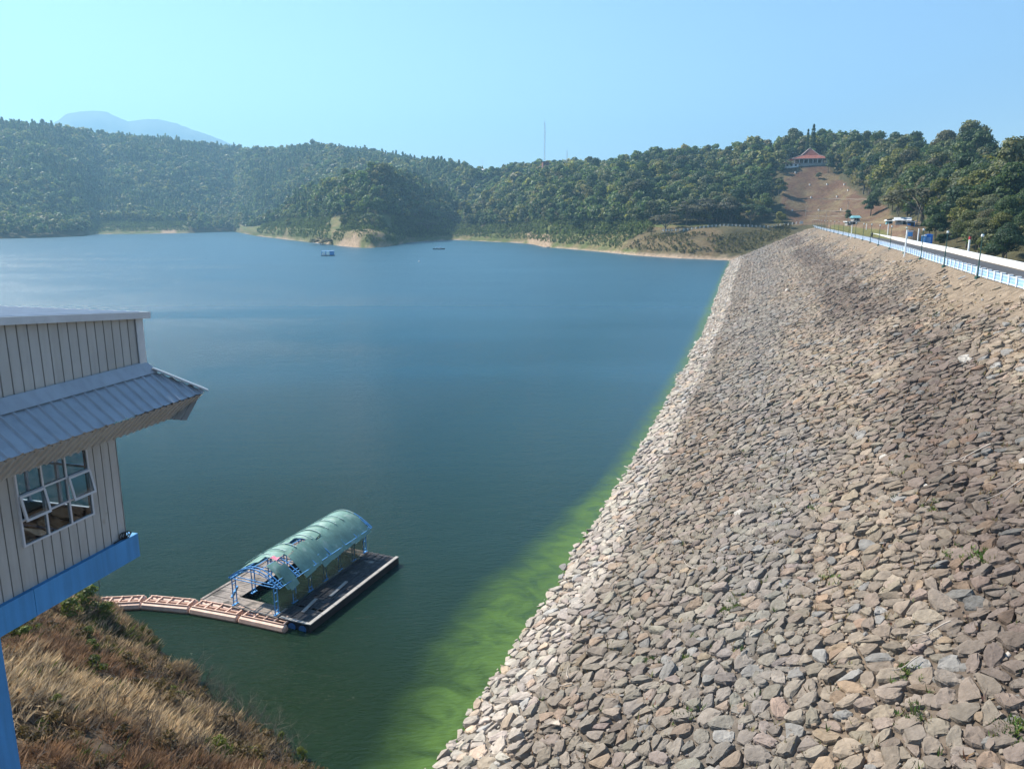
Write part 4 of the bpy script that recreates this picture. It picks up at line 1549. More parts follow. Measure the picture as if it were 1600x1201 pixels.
EX, EY, EZ = Vector((1, 0, 0)), Vector((0, 1, 0)), Vector((0, 0, 1))
S0, S1 = 2.0, 12.77
WIN = (10.32, 11.95, -5.88, -4.45)
b_ = MB().box(Lb(-14.6, 6.2, -16.1), (5.2, 6.82, 17.7))
b_.build("shaft", M_blue, gh)
b_ = MB().box(Lb(-14.45, 6.15, -6.985), (5.1, 8.3, .53)).box(Lb(-14.45, 11.645, -6.985), (5.1, 2.67, .53))
b_.build("floor_beam", M_blue, gh)
w_ = MB()
for a, b, z0, z1 in ((S0, WIN[0], -6.72, -3.0), (WIN[1], S1, -6.72, -3.0), (WIN[0], WIN[1], -6.72, WIN[2]), (WIN[0], WIN[1], WIN[3], -3.0)):
    corr(w_, Lb(-12, a, z0), EY, EZ, b - a, z1 - z0, EX)
EW = (.75, 3.3, -6.15, -4.35)                    # opening in the far end wall: along, along, sill, head
for a, b, z0, z1 in ((0, EW[0], -6.72, -3.0), (EW[1], 4.6, -6.72, -3.0), (EW[0], EW[1], -6.72, EW[2]), (EW[0], EW[1], EW[3], -3.0)):
    corr(w_, Lb(-12.01 - a, S1, z0), -EX, EZ, b - a, z1 - z0, EY)
for a, b, z0, z1 in ((S0, WIN[0] - .6, -6.72, -3.0), (WIN[1] + .3, S1, -6.72, -3.0), (WIN[0] - .6, WIN[1] + .3, -6.72, WIN[2] - .15), (WIN[0] - .6, WIN[1] + .3, WIN[3] + .6, -3.0)):
    corr(w_, Lb(-16.6, a, z0), EY, EZ, b - a, z1 - z0, -EX)
w_.build("wall", M_siding, gh)
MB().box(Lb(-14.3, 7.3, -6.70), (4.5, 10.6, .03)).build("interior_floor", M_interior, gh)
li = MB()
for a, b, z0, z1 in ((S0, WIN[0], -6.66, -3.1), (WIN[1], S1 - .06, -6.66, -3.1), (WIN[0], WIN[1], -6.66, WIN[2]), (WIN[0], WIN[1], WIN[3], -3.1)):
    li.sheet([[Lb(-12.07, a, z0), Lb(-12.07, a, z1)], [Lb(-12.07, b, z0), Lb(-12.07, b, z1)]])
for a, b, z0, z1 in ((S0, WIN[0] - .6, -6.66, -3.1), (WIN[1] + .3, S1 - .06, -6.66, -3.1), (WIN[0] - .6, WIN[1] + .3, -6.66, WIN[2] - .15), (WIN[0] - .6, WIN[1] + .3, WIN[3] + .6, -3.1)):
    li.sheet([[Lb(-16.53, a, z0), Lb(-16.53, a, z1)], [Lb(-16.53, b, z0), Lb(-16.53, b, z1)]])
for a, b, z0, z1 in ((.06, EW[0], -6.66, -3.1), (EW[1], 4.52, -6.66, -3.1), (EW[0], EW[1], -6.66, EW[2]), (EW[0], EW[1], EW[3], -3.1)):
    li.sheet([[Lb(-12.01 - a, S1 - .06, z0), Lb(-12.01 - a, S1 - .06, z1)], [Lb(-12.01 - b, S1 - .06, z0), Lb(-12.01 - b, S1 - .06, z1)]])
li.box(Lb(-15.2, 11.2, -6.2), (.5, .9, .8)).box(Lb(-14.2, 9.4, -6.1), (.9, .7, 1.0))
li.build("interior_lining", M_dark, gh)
ew = MB()
for k in range(4):
    ew.box(Lb(-12.01 - EW[0] - (EW[1] - EW[0]) * k / 3, S1 - .03, (EW[2] + EW[3]) / 2), (.06, .06, EW[3] - EW[2] + .04))
for z in (EW[2], -5.2, EW[3]):
    for k in range(3):
        ew.box(Lb(-12.01 - EW[0] - (EW[1] - EW[0]) * (k + .5) / 3, S1 - .028, z), ((EW[1] - EW[0]) / 3 - .06, .055, .05))
ew.build("window", M_frame, gh)
# window
wf = MB()
ss = [WIN[0], 10.863, 11.407, WIN[1]]
zz = [WIN[2], -5.403, -4.927, WIN[3]]
for s in ss:
    wf.box(Lb(-11.99, s, (WIN[2] + WIN[3]) / 2), (.06, .036, WIN[3] - WIN[2] + .036))
for z in zz:
    for i in range(3):
        wf.box(Lb(-11.988, (ss[i] + ss[i + 1]) / 2, z), (.056, ss[i + 1] - ss[i] - .036, .036))
win = wf.build("window", M_frame, gh)
for i in range(3):
    for j in range(3):
        c_ = Lb(-11.985, (ss[i] + ss[i + 1]) / 2, (zz[j] + zz[j + 1]) / 2)
        wd_, ht_ = ss[i + 1] - ss[i] - .036, zz[j + 1] - zz[j] - .036
        if j == 1 and i in (0, 2):
            sash = MB()
            top = c_ + Vector((.05, 0, ht_ / 2))
            for q, d in (((0, 0, 0), (.035, wd_ + .03, .045)), ((0, 0, -ht_), (.035, wd_ + .03, .045)), ((0, -wd_ / 2, -ht_ / 2), (.035, .045, ht_ - .045)), ((0, wd_ / 2, -ht_ / 2), (.035, .045, ht_ - .045))):
                sash.box(q, d)
            so = sash.build("sash", M_frame, win)
            so.location = top
            so.rotation_euler = (0, R(-11), 0)
            gp = MB().box(Vector((0, 0, -ht_ / 2)), (.008, wd_ - .02, ht_ - .04)).build("pane", M_glass, win)
            gp.location = top
            gp.rotation_euler = (0, R(-11), 0)
        else:
            MB().box(c_, (.008, wd_, ht_)).build("pane", M_glass, win)
# upper storey standing forward of the wall
NU = -11.1
ztop = lambda s: -1.97 + .092 * (S1 - s)
u_ = MB()
corr(u_, Lb(NU, S0, -3.02), EY, EZ, S1 - S0, 1, EX, v1=lambda u: ztop(S0 + u) + 3.02)
corr(u_, Lb(NU - .01, S1, -3.02), -EX, EZ, 5.6, ztop(S1) + 3.02, EY)
u_.sheet([[Lb(NU, S0, -3.02), Lb(-16.7, S0, -3.02)], [Lb(NU, S1, -3.02), Lb(-16.7, S1, -3.02)]])
u_.build("upper_wall", M_siding, gh)
ct = MB().box(Lb(NU + .03, S1 - .06, -2.5), (.02, .17, 1.04)).box(Lb(NU - .04, S1 + .035, -2.5), (.16, .02, 1.04))
ct.build("corner_trim", M_alu, gh)
rf = MB()
slope_v = Vector((0, 1, -.092)).normalized()
corr(rf, Lb(NU + .12, S0, ztop(S0) + .10), -EX, slope_v, 5.9, (S1 + .12 - S0) * 1.0042, EZ, pitch=.3, rib=.03, groove=False)
roof = rf.build("roof", M_alu, gh)
ft = MB()
ft.bar(Lb(NU + .135, S0, ztop(S0) + .055), Lb(NU + .135, S1 + .15, ztop(S1 + .15) + .055), .03, .13)
ft.bar(Lb(NU + .12, S1 + .14, ztop(S1 + .15) + .055), Lb(-17, S1 + .14, ztop(S1 + .15) + .055), .03, .13)
ft.build("roof_trim", M_alu, roof)
# awning
e_ = .79
aw = MB()
dv = Vector((.79, 0, -.62))
ln_ = dv.length
nrm = Vector((.62, 0, .79)).normalized()
dvn = dv / ln_
corr(aw, Lb(NU, S0, -2.99), EY, dvn, S1 + e_ - S0, ln_, nrm, pitch=.245, rib=.032, groove=False, v0=lambda u: max(0.0, (S0 + u - S1) / e_) * ln_ * .999)
dv2 = Vector((0, .79, -.62)) / ln_
corr(aw, Lb(NU + e_, S1, -2.99), -EX, dv2, 6.3, ln_, Vector((0, .62, .79)).normalized(), pitch=.245, rib=.032, groove=False, v0=lambda u: max(0.0, (e_ - u) / e_) * ln_ * .999)
awn = aw.build("awning", M_zinc, gh)
fl = MB()
fl.add([Lb(NU + .03, S0, -2.86), Lb(NU + .03, S1 + .03, -2.86), Lb(NU + .19, S1 + .19, -3.085), Lb(NU + .19, S0, -3.085)], [(0, 1, 2, 3)])
fl.add([Lb(NU + .03, S1 + .03, -2.86), Lb(-16.7, S1 + .03, -2.86), Lb(-16.7, S1 + .19, -3.085), Lb(NU + .19, S1 + .19, -3.085)], [(0, 1, 2, 3)])
fl.build("flashing", M_zinc, awn)
MB().bar(Lb(NU + .10, S1 + .10, -2.995), Lb(NU + e_ + .03, S1 + e_ + .03, -3.575), .20, .03).build("hip_cap", M_zinc, awn)
sf = MB()
d3 = Vector((-.54, 0, -.47))
corr(sf, Lb(NU + e_ - .01, S0, -3.625), EY, d3.normalized(), S1 + e_ - S0 - .06, d3.length, Vector((.47, 0, -.54)).normalized(), pitch=.17, rib=.03, groove=False)
d4 = Vector((0, -.54, -.47))
corr(sf, Lb(NU + e_ - .1, S1 + e_ - .01, -3.625), -EX, d4.normalized(), 5.6, d4.length, Vector((0, .47, -.54)).normalized(), pitch=.17, rib=.03, groove=False)
sf.build("soffit", M_siding, awn)
cc = MB()
for k in range(3):
    cc.tube([Lb(-11.97 + .02 * k, 12.62 + .09 * math.cos(a) + .05 * k, -6.64 + .07 * math.sin(a)) - Lb(-11.97, 12.62, -6.72) for a in np.linspace(0, 6.283, 13)], .012, 5, cap=False)
cc.tube([(0, -.25, .02), (0, .1, .03), (.02, .24, .06)], .014, 5)
co = cc.build("cable_coil", M_black)
co.location = gh.matrix_basis @ Lb(-11.95, 12.60, -6.715)
co.rotation_euler = (0, 0, -BA)
tag(co, "small black cable coil lying on the blue beam's end ledge", "cable coil")

# ------------------------------------------------------------------ grassy bank under the gate house
SH_ = [(-75, 34), (-55, 37.5), (-42, 42), (-34, 45.6), (-29.5, 46.6), (-27.2, 45.9), (-24.9, 44.7), (-22.6, 42.8), (-21.1, 41.3), (-19.9, 39.3), (-17.2, 36.9), (-12.8, 33.1), (-9.4, 30.8), (-6.6, 28.2), (-3.6, 24.4), (-1, 17), (4, 8)]
POLY = SH_ + [(4, -10), (-75, -10)]


def bank_z(x, y):
    x, y = np.asarray(x, float), np.asarray(y, float)
    d = np.full(x.shape, 1e9)
    for (x0, y0), (x1, y1) in zip(SH_[:-1], SH_[1:]):
        vx, vy = x1 - x0, y1 - y0
        t = np.clip(((x - x0) * vx + (y - y0) * vy) / (vx * vx + vy * vy), 0, 1)
        d = np.minimum(d, np.hypot(x - x0 - t * vx, y - y0 - t * vy))
    ins = in_poly(x.ravel(), y.ravel(), POLY).reshape(x.shape)
    d = np.where(ins, d, -d)
    d = d + (vfbm(x * .45, y * .45, 3) - .5) * 1.7
    z = np.where(d < 0, .9 * d, np.minimum(1.5 * d, .55 + .80 * d))
    z = np.where(z > 7, 7 + (z - 7) * .55, z)
    return WATER_Z + np.clip(z, -4, 13.5) + (vfbm(x * .25 + 30, y * .25, 3) - .5) * 1.3 * np.clip(d / 2, 0, 1)


bxs, bys = np.meshgrid(np.arange(-70, 8, .3), np.arange(2, 52, .3), indexing='ij')
bz = bank_z(bxs, bys)
bv = np.stack([bxs, bys, bz], -1).reshape(-1, 3)
bn = vfbm(bv[:, 0] * .3, bv[:, 1] * .3)
bc = mix3(np.tile([.075, .055, .04], (len(bv), 1)), [.17, .12, .075], np.clip(bn * 2.4 - .7, 0, 1))
kind(link("bank", np_mesh("bank", bv, grid_quads(*bxs.shape), bc, True), M_ground), "structure")


def on_bank(px, py):
    d = np.array(ray(px, py))
    ts = np.linspace(12, 90, 2500) / np.linalg.norm(d)
    P_ = d[None] * ts[:, None]
    hit = P_[:, 2] < np.maximum(bank_z(P_[:, 0], P_[:, 1]), WATER_Z)
    k = int(np.argmax(hit))
    return Vector(P_[k])


# dry grass: many tapered blades in tufts
nt_ = 52000
gxx, gyy = rng.uniform(-38, -2, nt_), rng.uniform(14, 48, nt_)
gz = bank_z(gxx, gyy)
gp_ = np.stack([gxx, gyy, gz], -1)
gpx, gpy = project(gp_)
tone_ = vfbm(gxx * .22 + 11, gyy * .22, 4)
thin = vfbm(gxx * .5 + 60, gyy * .5, 3)
k_ = (gz > WATER_Z + .35) & (gpx > -120) & (gpx < 620) & (gpy < 1300) & (gpy > 860) & (rng.random(nt_) < np.clip(thin * 3.2 - .85, .06, 1))
gp_, tone_ = gp_[k_], tone_[k_]
NB = 15
nG = len(gp_)
az_ = rng.uniform(0, 6.283, (nG, NB))
hh_ = (rng.uniform(.12, .48, (nG, NB)) * np.clip(.55 + tone_ * .9, .5, 1.3)[:, None])
le = rng.uniform(.1, 1.25, (nG, NB))
bx_, by_ = np.cos(az_), np.sin(az_)
root = gp_[:, None, :] + np.stack([bx_, by_, np.zeros_like(bx_)], -1) * rng.uniform(0, .16, (nG, NB, 1))
sd = np.stack([-by_, bx_, np.zeros_like(bx_)], -1) * rng.uniform(.004, .0105, (nG, NB, 1))
le3 = np.stack([bx_ * le + .03, by_ * le, np.ones_like(le)], -1) * hh_[..., None]
q = np.stack([root - sd, root + sd, root + le3 * np.array([.42, .42, .62]) + sd * .7, root + le3], 2)
base = mix3(np.tile([.56, .43, .32], (nG, 1)), [.30, .19, .135], np.clip((.52 - tone_) * 6 + .2, 0, 1))
lowb = np.clip(1 - (gp_[:, 2] - WATER_Z) / 3.0, 0, 1)
base = mix3(base, [.22, .175, .125], lowb * .75)
green = rng.random(nG) < np.where(vfbm(gp_[:, 0] * .35 + 5, gp_[:, 1] * .35, 3) > .66, .4, .02)
base[green] = np.array([.12, .145, .05])
bcol = (base[:, None, :] * rng.normal(1, .32, (nG, NB, 1)).clip(.35, 1.9)).reshape(-1, 3)
gm = link("dry_grass", np_mesh("dry_grass", q.reshape(-1, 3), np.arange(nG * NB * 4).reshape(-1, 4), np.repeat(bcol, 4, 0)), M_grass)
kind(gm, "stuff")

# dark woody litter and dead stems matted through the grass
# leafless twiggy shrubs along the water's edge, leafy ones between
M_twig = plain("grey_twigs", (.17, .14, .11), rough=.9, var=.3, scale=6)


def twig_mesh(seed):
    g = random.Random(seed)
    mb_ = MB()

    def grow(p, d, L_, rad, depth):
        pts = [p]
        for i in range(3):
            d = (d + Vector((g.gauss(0, .16), g.gauss(0, .16), g.gauss(.05, .08)))).normalized()
            pts.append(pts[-1] + d * L_ / 3)
        mb_.tube(pts, [rad, rad * .85, rad * .65, rad * .4], 4, cap=False)
        if depth:
            for q in range(g.randint(3, 4)):
                b = pts[g.randint(1, 3)]
                nd = (d + Vector((g.gauss(0, .55), g.gauss(0, .55), g.gauss(.1, .3)))).normalized()
                grow(b, nd, L_ * g.uniform(.45, .7), rad * .5, depth - 1)
    for k in range(7):
        a = 6.283 * k / 7 + g.uniform(-.4, .4)
        grow(Vector((math.cos(a) * .08, math.sin(a) * .08, -.1)), Vector((math.cos(a) * .6, math.sin(a) * .6, 1)).normalized(), g.uniform(.5, .85), .014, 2)
    return mb_


TW = []
lit = MB()
gg = random.Random(21)
for _ in range(1500):
    x, y = gg.uniform(-34, -3), gg.uniform(15, 47)
    z = float(bank_z(np.array([x]), np.array([y]))[0])
    if z < WATER_Z + .25 or float(vfbm(np.array([x * .5 + 60]), np.array([y * .5]), 3)[0]) > .52:
        continue
    p = Vector((x, y, z))
    for k in range(5):
        a = gg.uniform(0, 6.283)
        d = Vector((math.cos(a), math.sin(a), gg.uniform(.3, 1.6))).normalized() * gg.uniform(.3, .9)
        m1 = p + d * .5 + Vector((gg.gauss(0, .06), gg.gauss(0, .06), .05))
        lit.tube([p, m1, p + d + Vector((0, 0, -.05))], [.014, .010, .004], 3, cap=False)
kind(lit.build("dead_stems", M_twig), "stuff")
# added low scrub, coloured dark to paint shade bands and the bank's shaded foot
scx, scy = rng.uniform(-34, -3, 1500), rng.uniform(15, 47.5, 1500)
scz = bank_z(scx, scy)
sth = vfbm(scx * .5 + 60, scy * .5, 3)
low = scz < WATER_Z + 2.6
ks = (scz > WATER_Z + .1) & (np.where(low, rng.random(1500) < .42, (sth < .43) & (rng.random(1500) < .75)))
scp = np.stack([scx, scy, scz], -1)[ks]
scv, scc = [], []
SCR = [crown_broad(150, 1700 + i, leaf=.075, base=-.12, wide=.62, lobes=7)[0] for i in range(5)]
for i, Q in enumerate(SCR):
    p_ = scp[i::5]
    h_ = rng.uniform(.35, .95, len(p_))
    scv.append((Q[None] * h_[:, None, None, None] + p_[:, None, None, :]).reshape(-1, 3))
    b_ = np.where(rng.random((len(p_), 1)) < .22, np.array([.09, .11, .04]), np.array([.105, .08, .055])) * rng.normal(1, .25, (len(p_), 1)).clip(.5, 1.6)
    scc.append(np.repeat((b_[:, None] * rng.normal(1, .25, (len(p_), len(Q), 1)).clip(.4, 1.8)).reshape(-1, 3), 4, 0))
scv, scc = np.concatenate(scv), np.concatenate(scc)
kind(link("bank_shade_scrub", np_mesh("bank_shade_scrub", scv, np.arange(len(scv)).reshape(-1, 4), scc), M_leafn), "stuff")
for i in range(4):
    me = bpy.data.meshes.new("twigs")
    t = twig_mesh(i)
    me.from_pydata(t.v, [], t.f)
    TW.append(me)
for i, (px, py, h, lab) in enumerate(((292, 1060, 1.3, "grey leafless shrub at the shore notch nearest the orange floats"), (312, 1072, 1.5, "grey leafless shrub overhanging the dark shallows below the notch"), (335, 1092, 1.2, "thin bare shrub third along the shore from the notch"), (352, 1112, 1.4, "pale bare shrub midway along the bank's water edge"), (330, 1128, 1.5, "bare shrub set back from the water on the brown bank"), (378, 1120, 1.5, "tall bare shrub leaning over the green water"), (392, 1140, 1.3, "bare shrub beside the upright dark stake"), (415, 1150, 1.2, "low bare shrub on the lower bank before the leafy sprigs"), (368, 1160, 1.4, "brown bare shrub in the grass above the lower bank"), (430, 1172, 1.3, "bare shrub beside the last leafy sprig"), (455, 1180, 1.1, "small bare shrub at the bank's lowest tip"), (245, 1075, 1.2, "dark bare shrub in the shade band of the bank"), (215, 1040, 1.1, "bare shrub on the dark middle of the bank"), (285, 1120, 1.2, "bare shrub between the shade band and the water"), (160, 1120, 1.2, "dark bare shrub low in the red-brown grass"), (225, 1150, 1.3, "spreading bare shrub in the dark hollow of dry grass"), (300, 1175, 1.3, "bare shrub at the frame's bottom in brown grass"))):
    p = on_bank(px, py)
    o = thing("bare_shrub", lab, "shrub", p, random.uniform(0, 6.28), "bare shrubs on the grass bank")
    o.scale = (h * 1.1, h * 1.1, h * .95)
    link("twigs", TW[i % 4], M_twig, o)
st_ = MB().tube([(0, 0, -.3), (.02, 0, .5), (0, .03, 1.2)], [.035, .03, .02], 6).build("wooden_stake", M_twig)
st_.location = on_bank(368, 1150)
tag(st_, "thin dark upright stake on the shore of the grass bank", "stake")
LS = []
for i in range(3):
    Q, _ = crown_broad(620, 1500 + i, leaf=.045, base=-.05, wide=.5, lobes=9)
    LS.append(quads_mesh("foliage", Q, leaf_colors(len(Q), (.14, .175, .05), i), 1.0))
for i, (px, py, h, w, lab) in enumerate(((140, 962, 2.0, 1.15, "large green feathery shrub on the bank's tip by the first orange float"), (168, 968, 1.1, 1.2, "low dark green shrub over the water under the feathery shrub"), (112, 972, 1.5, 1.1, "olive shrub behind the feathery one under the blue beam"), (140, 1000, .9, 1.0, "small green shrub in the shade below the feathery shrub"), (145, 1020, .8, 1.0, "small yellow-green weed clump on the shaded bank"), (345, 1178, .9, 1.1, "leafy green sprig clump at the foot of the dry bank"), (440, 1160, .75, .8, "green sprig at the water's edge near the bank's lowest tip"), (470, 1185, .7, .9, "last green weed clump at the bank's lowest tip"), (90, 1105, .6, 1.1, "small green weed patch amid red-brown grass"), (40, 1000, .8, 1.2, "green weed patch beside the blue shaft"))):
    p = on_bank(px, py)
    o = thing("leafy_shrub", lab, "shrub", p - Vector((0, 0, .1)), random.uniform(0, 6.28), "leafy shrubs on the grass bank")
    o.scale = (h * w, h * w, h)
    link("foliage", LS[i % 3], M_leafn, o)
    link("stems", TW[i % 4], M_twig, o)

# ------------------------------------------------------------------ pontoon with the arched shed
FLc = at_z(313, 935, WATER_Z + .5)
ra = math.atan2(-.386, .9226)
raft = thing("pontoon", "plank pontoon with blue framed shed under torn green arched roof sheets", "pontoon", (FLc.x, FLc.y, WATER_Z), ra)
W_, L_ = 8.78, 10.48
dk = MB()
dk2 = MB()
g = random.Random(4)


def planks(mb_, u0, u1, v0, v1, along, wdt=.22, z=.46, miss=.0):
    a, b = (u0, u1) if along == 'v' else (v0, v1)
    k = a
    while k < b - .02:
        w = min(wdt, b - k) - .018
        if g.random() > miss:
            dz = g.uniform(-.012, .012)
            if along == 'v':
                mb_.box((k + w / 2, (v0 + v1) / 2, z + dz), (w, v1 - v0 - g.uniform(0, .06), .05))
            else:
                mb_.box(((u0 + u1) / 2, k + w / 2, z + dz), (u1 - u0 - g.uniform(0, .06), w, .05))
        k += wdt


M_drum = plain('dull_blue_plastic', (.05, .15, .34), rough=.5, var=.2)
planks(dk, 0, 2.25, 0.25, L_, 'u', .24)
planks(dk, 0, 6.2, 0.0, .25, 'v', 6.2)
planks(dk, 2.27, 6.15, .27, 1.25, 'u', .24)
planks(dk, 2.27, 6.15, 9.55, L_, 'u', .24)
dk.box((.12, L_ / 2, .505), (.2, L_, .04))
dk.box((2.2, 5.4, .5), (.16, 8.2, .05))
dk.build("deck", M_plank, raft)
planks(dk2, 6.17, 8.5, 0.0, L_, 'u', .24, miss=.02)
for k in range(5):
    dk2.box((6.5 + .5 * k, L_ / 2, .50), (.10, L_, .03))
dk2.build("side_deck", M_darkplank, raft)
eb = MB()
for k in range(8):
    eb.box((8.64, .65 + 1.31 * k, .53), (.24, 1.28, .06), g.uniform(-.012, .012))
eb.box((7.5, .1, .52), (2.2, .2, .05))
eb.build("edge_plank", M_conc, raft)
hl = MB().box((8.66, L_ / 2, .12), (.14, L_, .62)).box((7.3, .12, .1), (2.6, .12, .5)).box((7.3, L_ - .1, .1), (2.6, .12, .5)).box((.2, L_ / 2, .2), (.2, L_ - .4, .4)).box((2.2, 5.4, .15), (.14, 8.2, .5)).box((6.2, 5.4, .15), (.14, 8.2, .5))
hl.build("hull_beam", M_hull, raft)
sp = MB()
for k in range(30):
    sp.box((.3 + k * .2, .08, .28), (.055, .12, .32))
sp.build("front_rail", M_conc, raft)
for k, u in enumerate((1.0, 7.35, 8.15, 2.6, 4.2, 5.6)):
    dm = MB().tube([(u, -.02, .08), (u, .9, .08)], .25, 14).tube([(u, -.03, .08), (u, .02, .08)], .27, 14)
    dm.build("float_drum", M_drum, raft)
UL, UR = 2.62, 5.95
PV = [.2, 1.95, 3.6, 5.25, 6.95, 8.65, 10.15]
for v in PV:
    for u in (UL, UR):
        pb = MB()
        for d in (0, .30):
            pb.bar((u, v + d, .45), (u, v + d, 2.4), .055)
        for z in (.75, 1.35, 1.95, 2.36):
            pb.bar((u, v, z), (u, v + .3, z), .045)
        pb.box((u, v + .15, .5), (.16, .5, .05))
        pb.build("post", M_bluesteel, raft)
AC = lambda t: (2.42 + 4.0 * t, 2.40 + 1.02 * math.sin(math.pi * (t * .93 + .035)) - .08)      # the roof's arch, left eave to right eave
for k, v in enumerate(PV + [10.62]):
    for dv_ in ((0, .3) if k < 7 else (0,)):
        rb = MB()
        pts = [Vector((AC(t)[0], v + dv_, AC(t)[1])) for t in np.linspace(0, 1, 15)]
        for a, b in zip(pts[:-1], pts[1:]):
            rb.bar(a, b, .05)
        if dv_ == 0:
            lo_ = [Vector((AC(t)[0], v, AC(t)[1] - .22 * math.sin(math.pi * t))) for t in np.linspace(0.02, .98, 9)]
            for a, b in zip(lo_[:-1], lo_[1:]):
                rb.bar(a, b, .035)
            for t, a in zip(np.linspace(0.02, .98, 9), lo_):
                rb.bar(a, Vector((AC(t)[0], v, AC(t)[1])), .03)
        rb.bar((UL - .2, v + dv_, 2.36), (UR + .3, v + dv_, 2.36), .045)
        rb.build("roof_rib", M_bluesteel, raft)
pu = MB()
for t in (0.0, .14, .3, .45, .6, .75, .9, 1.0):
    pu.bar((AC(t)[0], .15, AC(t)[1] - .03), (AC(t)[0], 10.65, AC(t)[1] - .03), .04)
for u in (UL, UR):
    pu.bar((u, .1, 2.4), (u, 10.6, 2.4), .07)
pu.build("purlin", M_bluesteel, raft)


def sheet_(t0, t1, v0, v1, lift, tiltv=0.0, droop=0.0, n=10):
    rows = []
    for i, t in enumerate(np.linspace(t0, t1, n)):
        u, z = AC(t)
        row = []
        for j in range(13):
            v = v0 + (v1 - v0) * j / 12
            row.append(Vector((u, v, z + lift + (.09 if t0 > .5 else 0) + 2.6 * tiltv * (j / 12) + .012 * math.sin(j * 2.1) - (droop + (.26 if t0 > .5 else 0)) * (i / (n - 1)) ** 1.3)))
        rows.append(row)
    mb_ = MB().sheet(rows)
    return mb_


for t0, t1, v0, v1, lift, tl, dr in ((-.03, .62, 1.85, 2.75, .05, .05, 0), (-.03, .40, 1.15, 1.95, .03, .03, 0), (-.03, .66, 2.65, 3.65, .04, .07, .02), (-.03, .36, 3.55, 4.5, .04, .05, 0), (-.03, .34, 4.4, 5.3, .03, .06, .02), (-.03, .68, 5.2, 6.25, .04, .08, 0), (-.03, .66, 6.1, 7.1, .04, .07, .03), (-.03, .67, 7.0, 8.0, .04, .08, 0), (-.03, .68, 7.9, 8.85, .04, .06, .02), (-.03, .68, 8.75, 10.2, .04, .07, 0),
                                     (.64, 1.05, .75, 1.65, .06, -.02, .1), (.80, 1.08, .95, 1.75, .10, .06, .16), (.70, 1.06, 2.55, 3.6, .07, .05, .05), (.62, 1.04, 3.35, 4.5, .08, .05, .03), (.62, 1.07, 4.45, 5.4, .05, .07, .12), (.72, 1.06, 5.5, 6.2, .05, .02, .06), (.62, 1.06, 6.1, 7.2, .06, .05, .02), (.62, 1.05, 7.1, 8.2, .05, .05, .05), (.62, 1.06, 8.1, 9.2, .06, .05, .02), (.62, 1.05, 9.1, 10.25, .05, .05, .02)):
    sheet_(t0, t1, v0, v1, lift, tl, dr).build("roof_sheet", M_greensheet, raft, smooth=True)
M_batten = plain("pale_green_batten", (.34, .46, .42), rough=.5, var=.2)
for t0, t1, v in ((-.03, .62, 2.78), (-.03, .66, 3.68), (-.03, .36, 4.53), (-.03, .68, 5.22), (-.03, .68, 6.2), (-.03, .67, 7.1), (-.03, .68, 8.02), (-.03, .68, 8.9), (-.03, .68, 10.22), (-.03, .5, 1.88)):
    bt_ = MB()
    pts = [Vector((AC(t)[0], v, AC(t)[1] + .27)) for t in np.linspace(t0, t1, 10)]
    for a, b in zip(pts[:-1], pts[1:]):
        bt_.bar(a, b, .07, .05)
    bt_.build("roof_batten", M_batten, raft)
nb = MB()
rows = []
for v in np.linspace(.55, 10.1, 24):
    rows.append([Vector((UR + .03 + .03 * math.sin(v * 3), v, .52)), Vector((UR + .05 + .05 * math.sin(v * 1.7), v, 1.4)), Vector((UR + .03, v, 2.3))])
nb.sheet(rows)
nb.build("side_net", M_olive, raft, smooth=True)
pk = MB()
pk.sheet([[Vector((x, y, .05 * math.sin(x * 9 + y * 6))) for y in np.linspace(0, .4, 5)] for x in np.linspace(0, .5, 6)])
po = pk.build("pink_cloth", M_pink, smooth=True)
po.location = raft.matrix_basis @ Vector((4.5, 1.7, AC(.52)[1] + .09))
po.rotation_euler = (0, 0, ra)
tag(po, "small pink cloth lying on the shed's bare roof frame", "cloth")
for u, v, rz_, l_, lab in ((1.4, 1.6, .5, 1.6, "short blue beam lying on the left deck by the front post"), (7.2, 2.0, .15, 1.8, "pale loose board on the dark side deck near its front"), (7.6, 4.6, .1, 2.2, "bleached loose board midway on the dark side deck")):
    bo = MB().box((0, 0, .04), (.22 if 'pale' in lab or 'bleached' in lab else .09, l_, .05)).build("loose_board", M_bluesteel if "blue" in lab else M_conc)
    bo.location = raft.matrix_basis @ Vector((u, v, .50))
    bo.rotation_euler = (0, 0, ra + rz_)
    tag(bo, lab, "board")

# ------------------------------------------------------------------ orange floating boom
BP = [at_z(*p, WATER_Z + .1) for p in ((150, 946), (227, 942), (304, 949), (381, 963), (455, 979))]
bl = ("faded orange float section touching the green shrub on the bank", "faded orange float section second from the bank", "faded orange float section third from the bank before the pontoon's corner", "faded orange float section nearest the pontoon's dark end")
for i in range(4):
    a, b = BP[i], BP[i + 1]
    d = b - a
    Ls = d.length - .14
    o = thing("floating_boom", bl[i], "float", ((a + b) / 2).x and Vector(((a + b).x / 2, (a + b).y / 2, WATER_Z)), math.atan2(d.y, d.x), "orange float sections of the boom")
    for y in (-.42, .42):
        f_ = MB().tube([(-Ls / 2, y, .12), (-Ls / 2 + .1, y, .12), (Ls / 2 - .1, y, .12), (Ls / 2, y, .12)], [.2, .29, .29, .2], 8)
        f_.build("float", M_boom, o)
    cb = MB()
    for k in range(5):
        x = -Ls / 2 + .2 + (Ls - .4) * k / 4
        cb.bar((x, -.42, .42), (x, .42, .42), .10, .07)
    for y in (-.42, .42):
        cb.bar((-Ls / 2 + .1, y, .45), (Ls / 2 - .1, y, .45), .07, .06)
    cb.bar((-Ls / 2 + .15, 0, .37), (Ls / 2 - .15, 0, .37), .07, .05)
    for k in range(3):
        x = -Ls / 2 + .5 + (Ls - 1.0) * k / 2
        cb.box((x, .40, .45), (.12, .12, .10))
    cb.build("crossbar", M_boom, o)

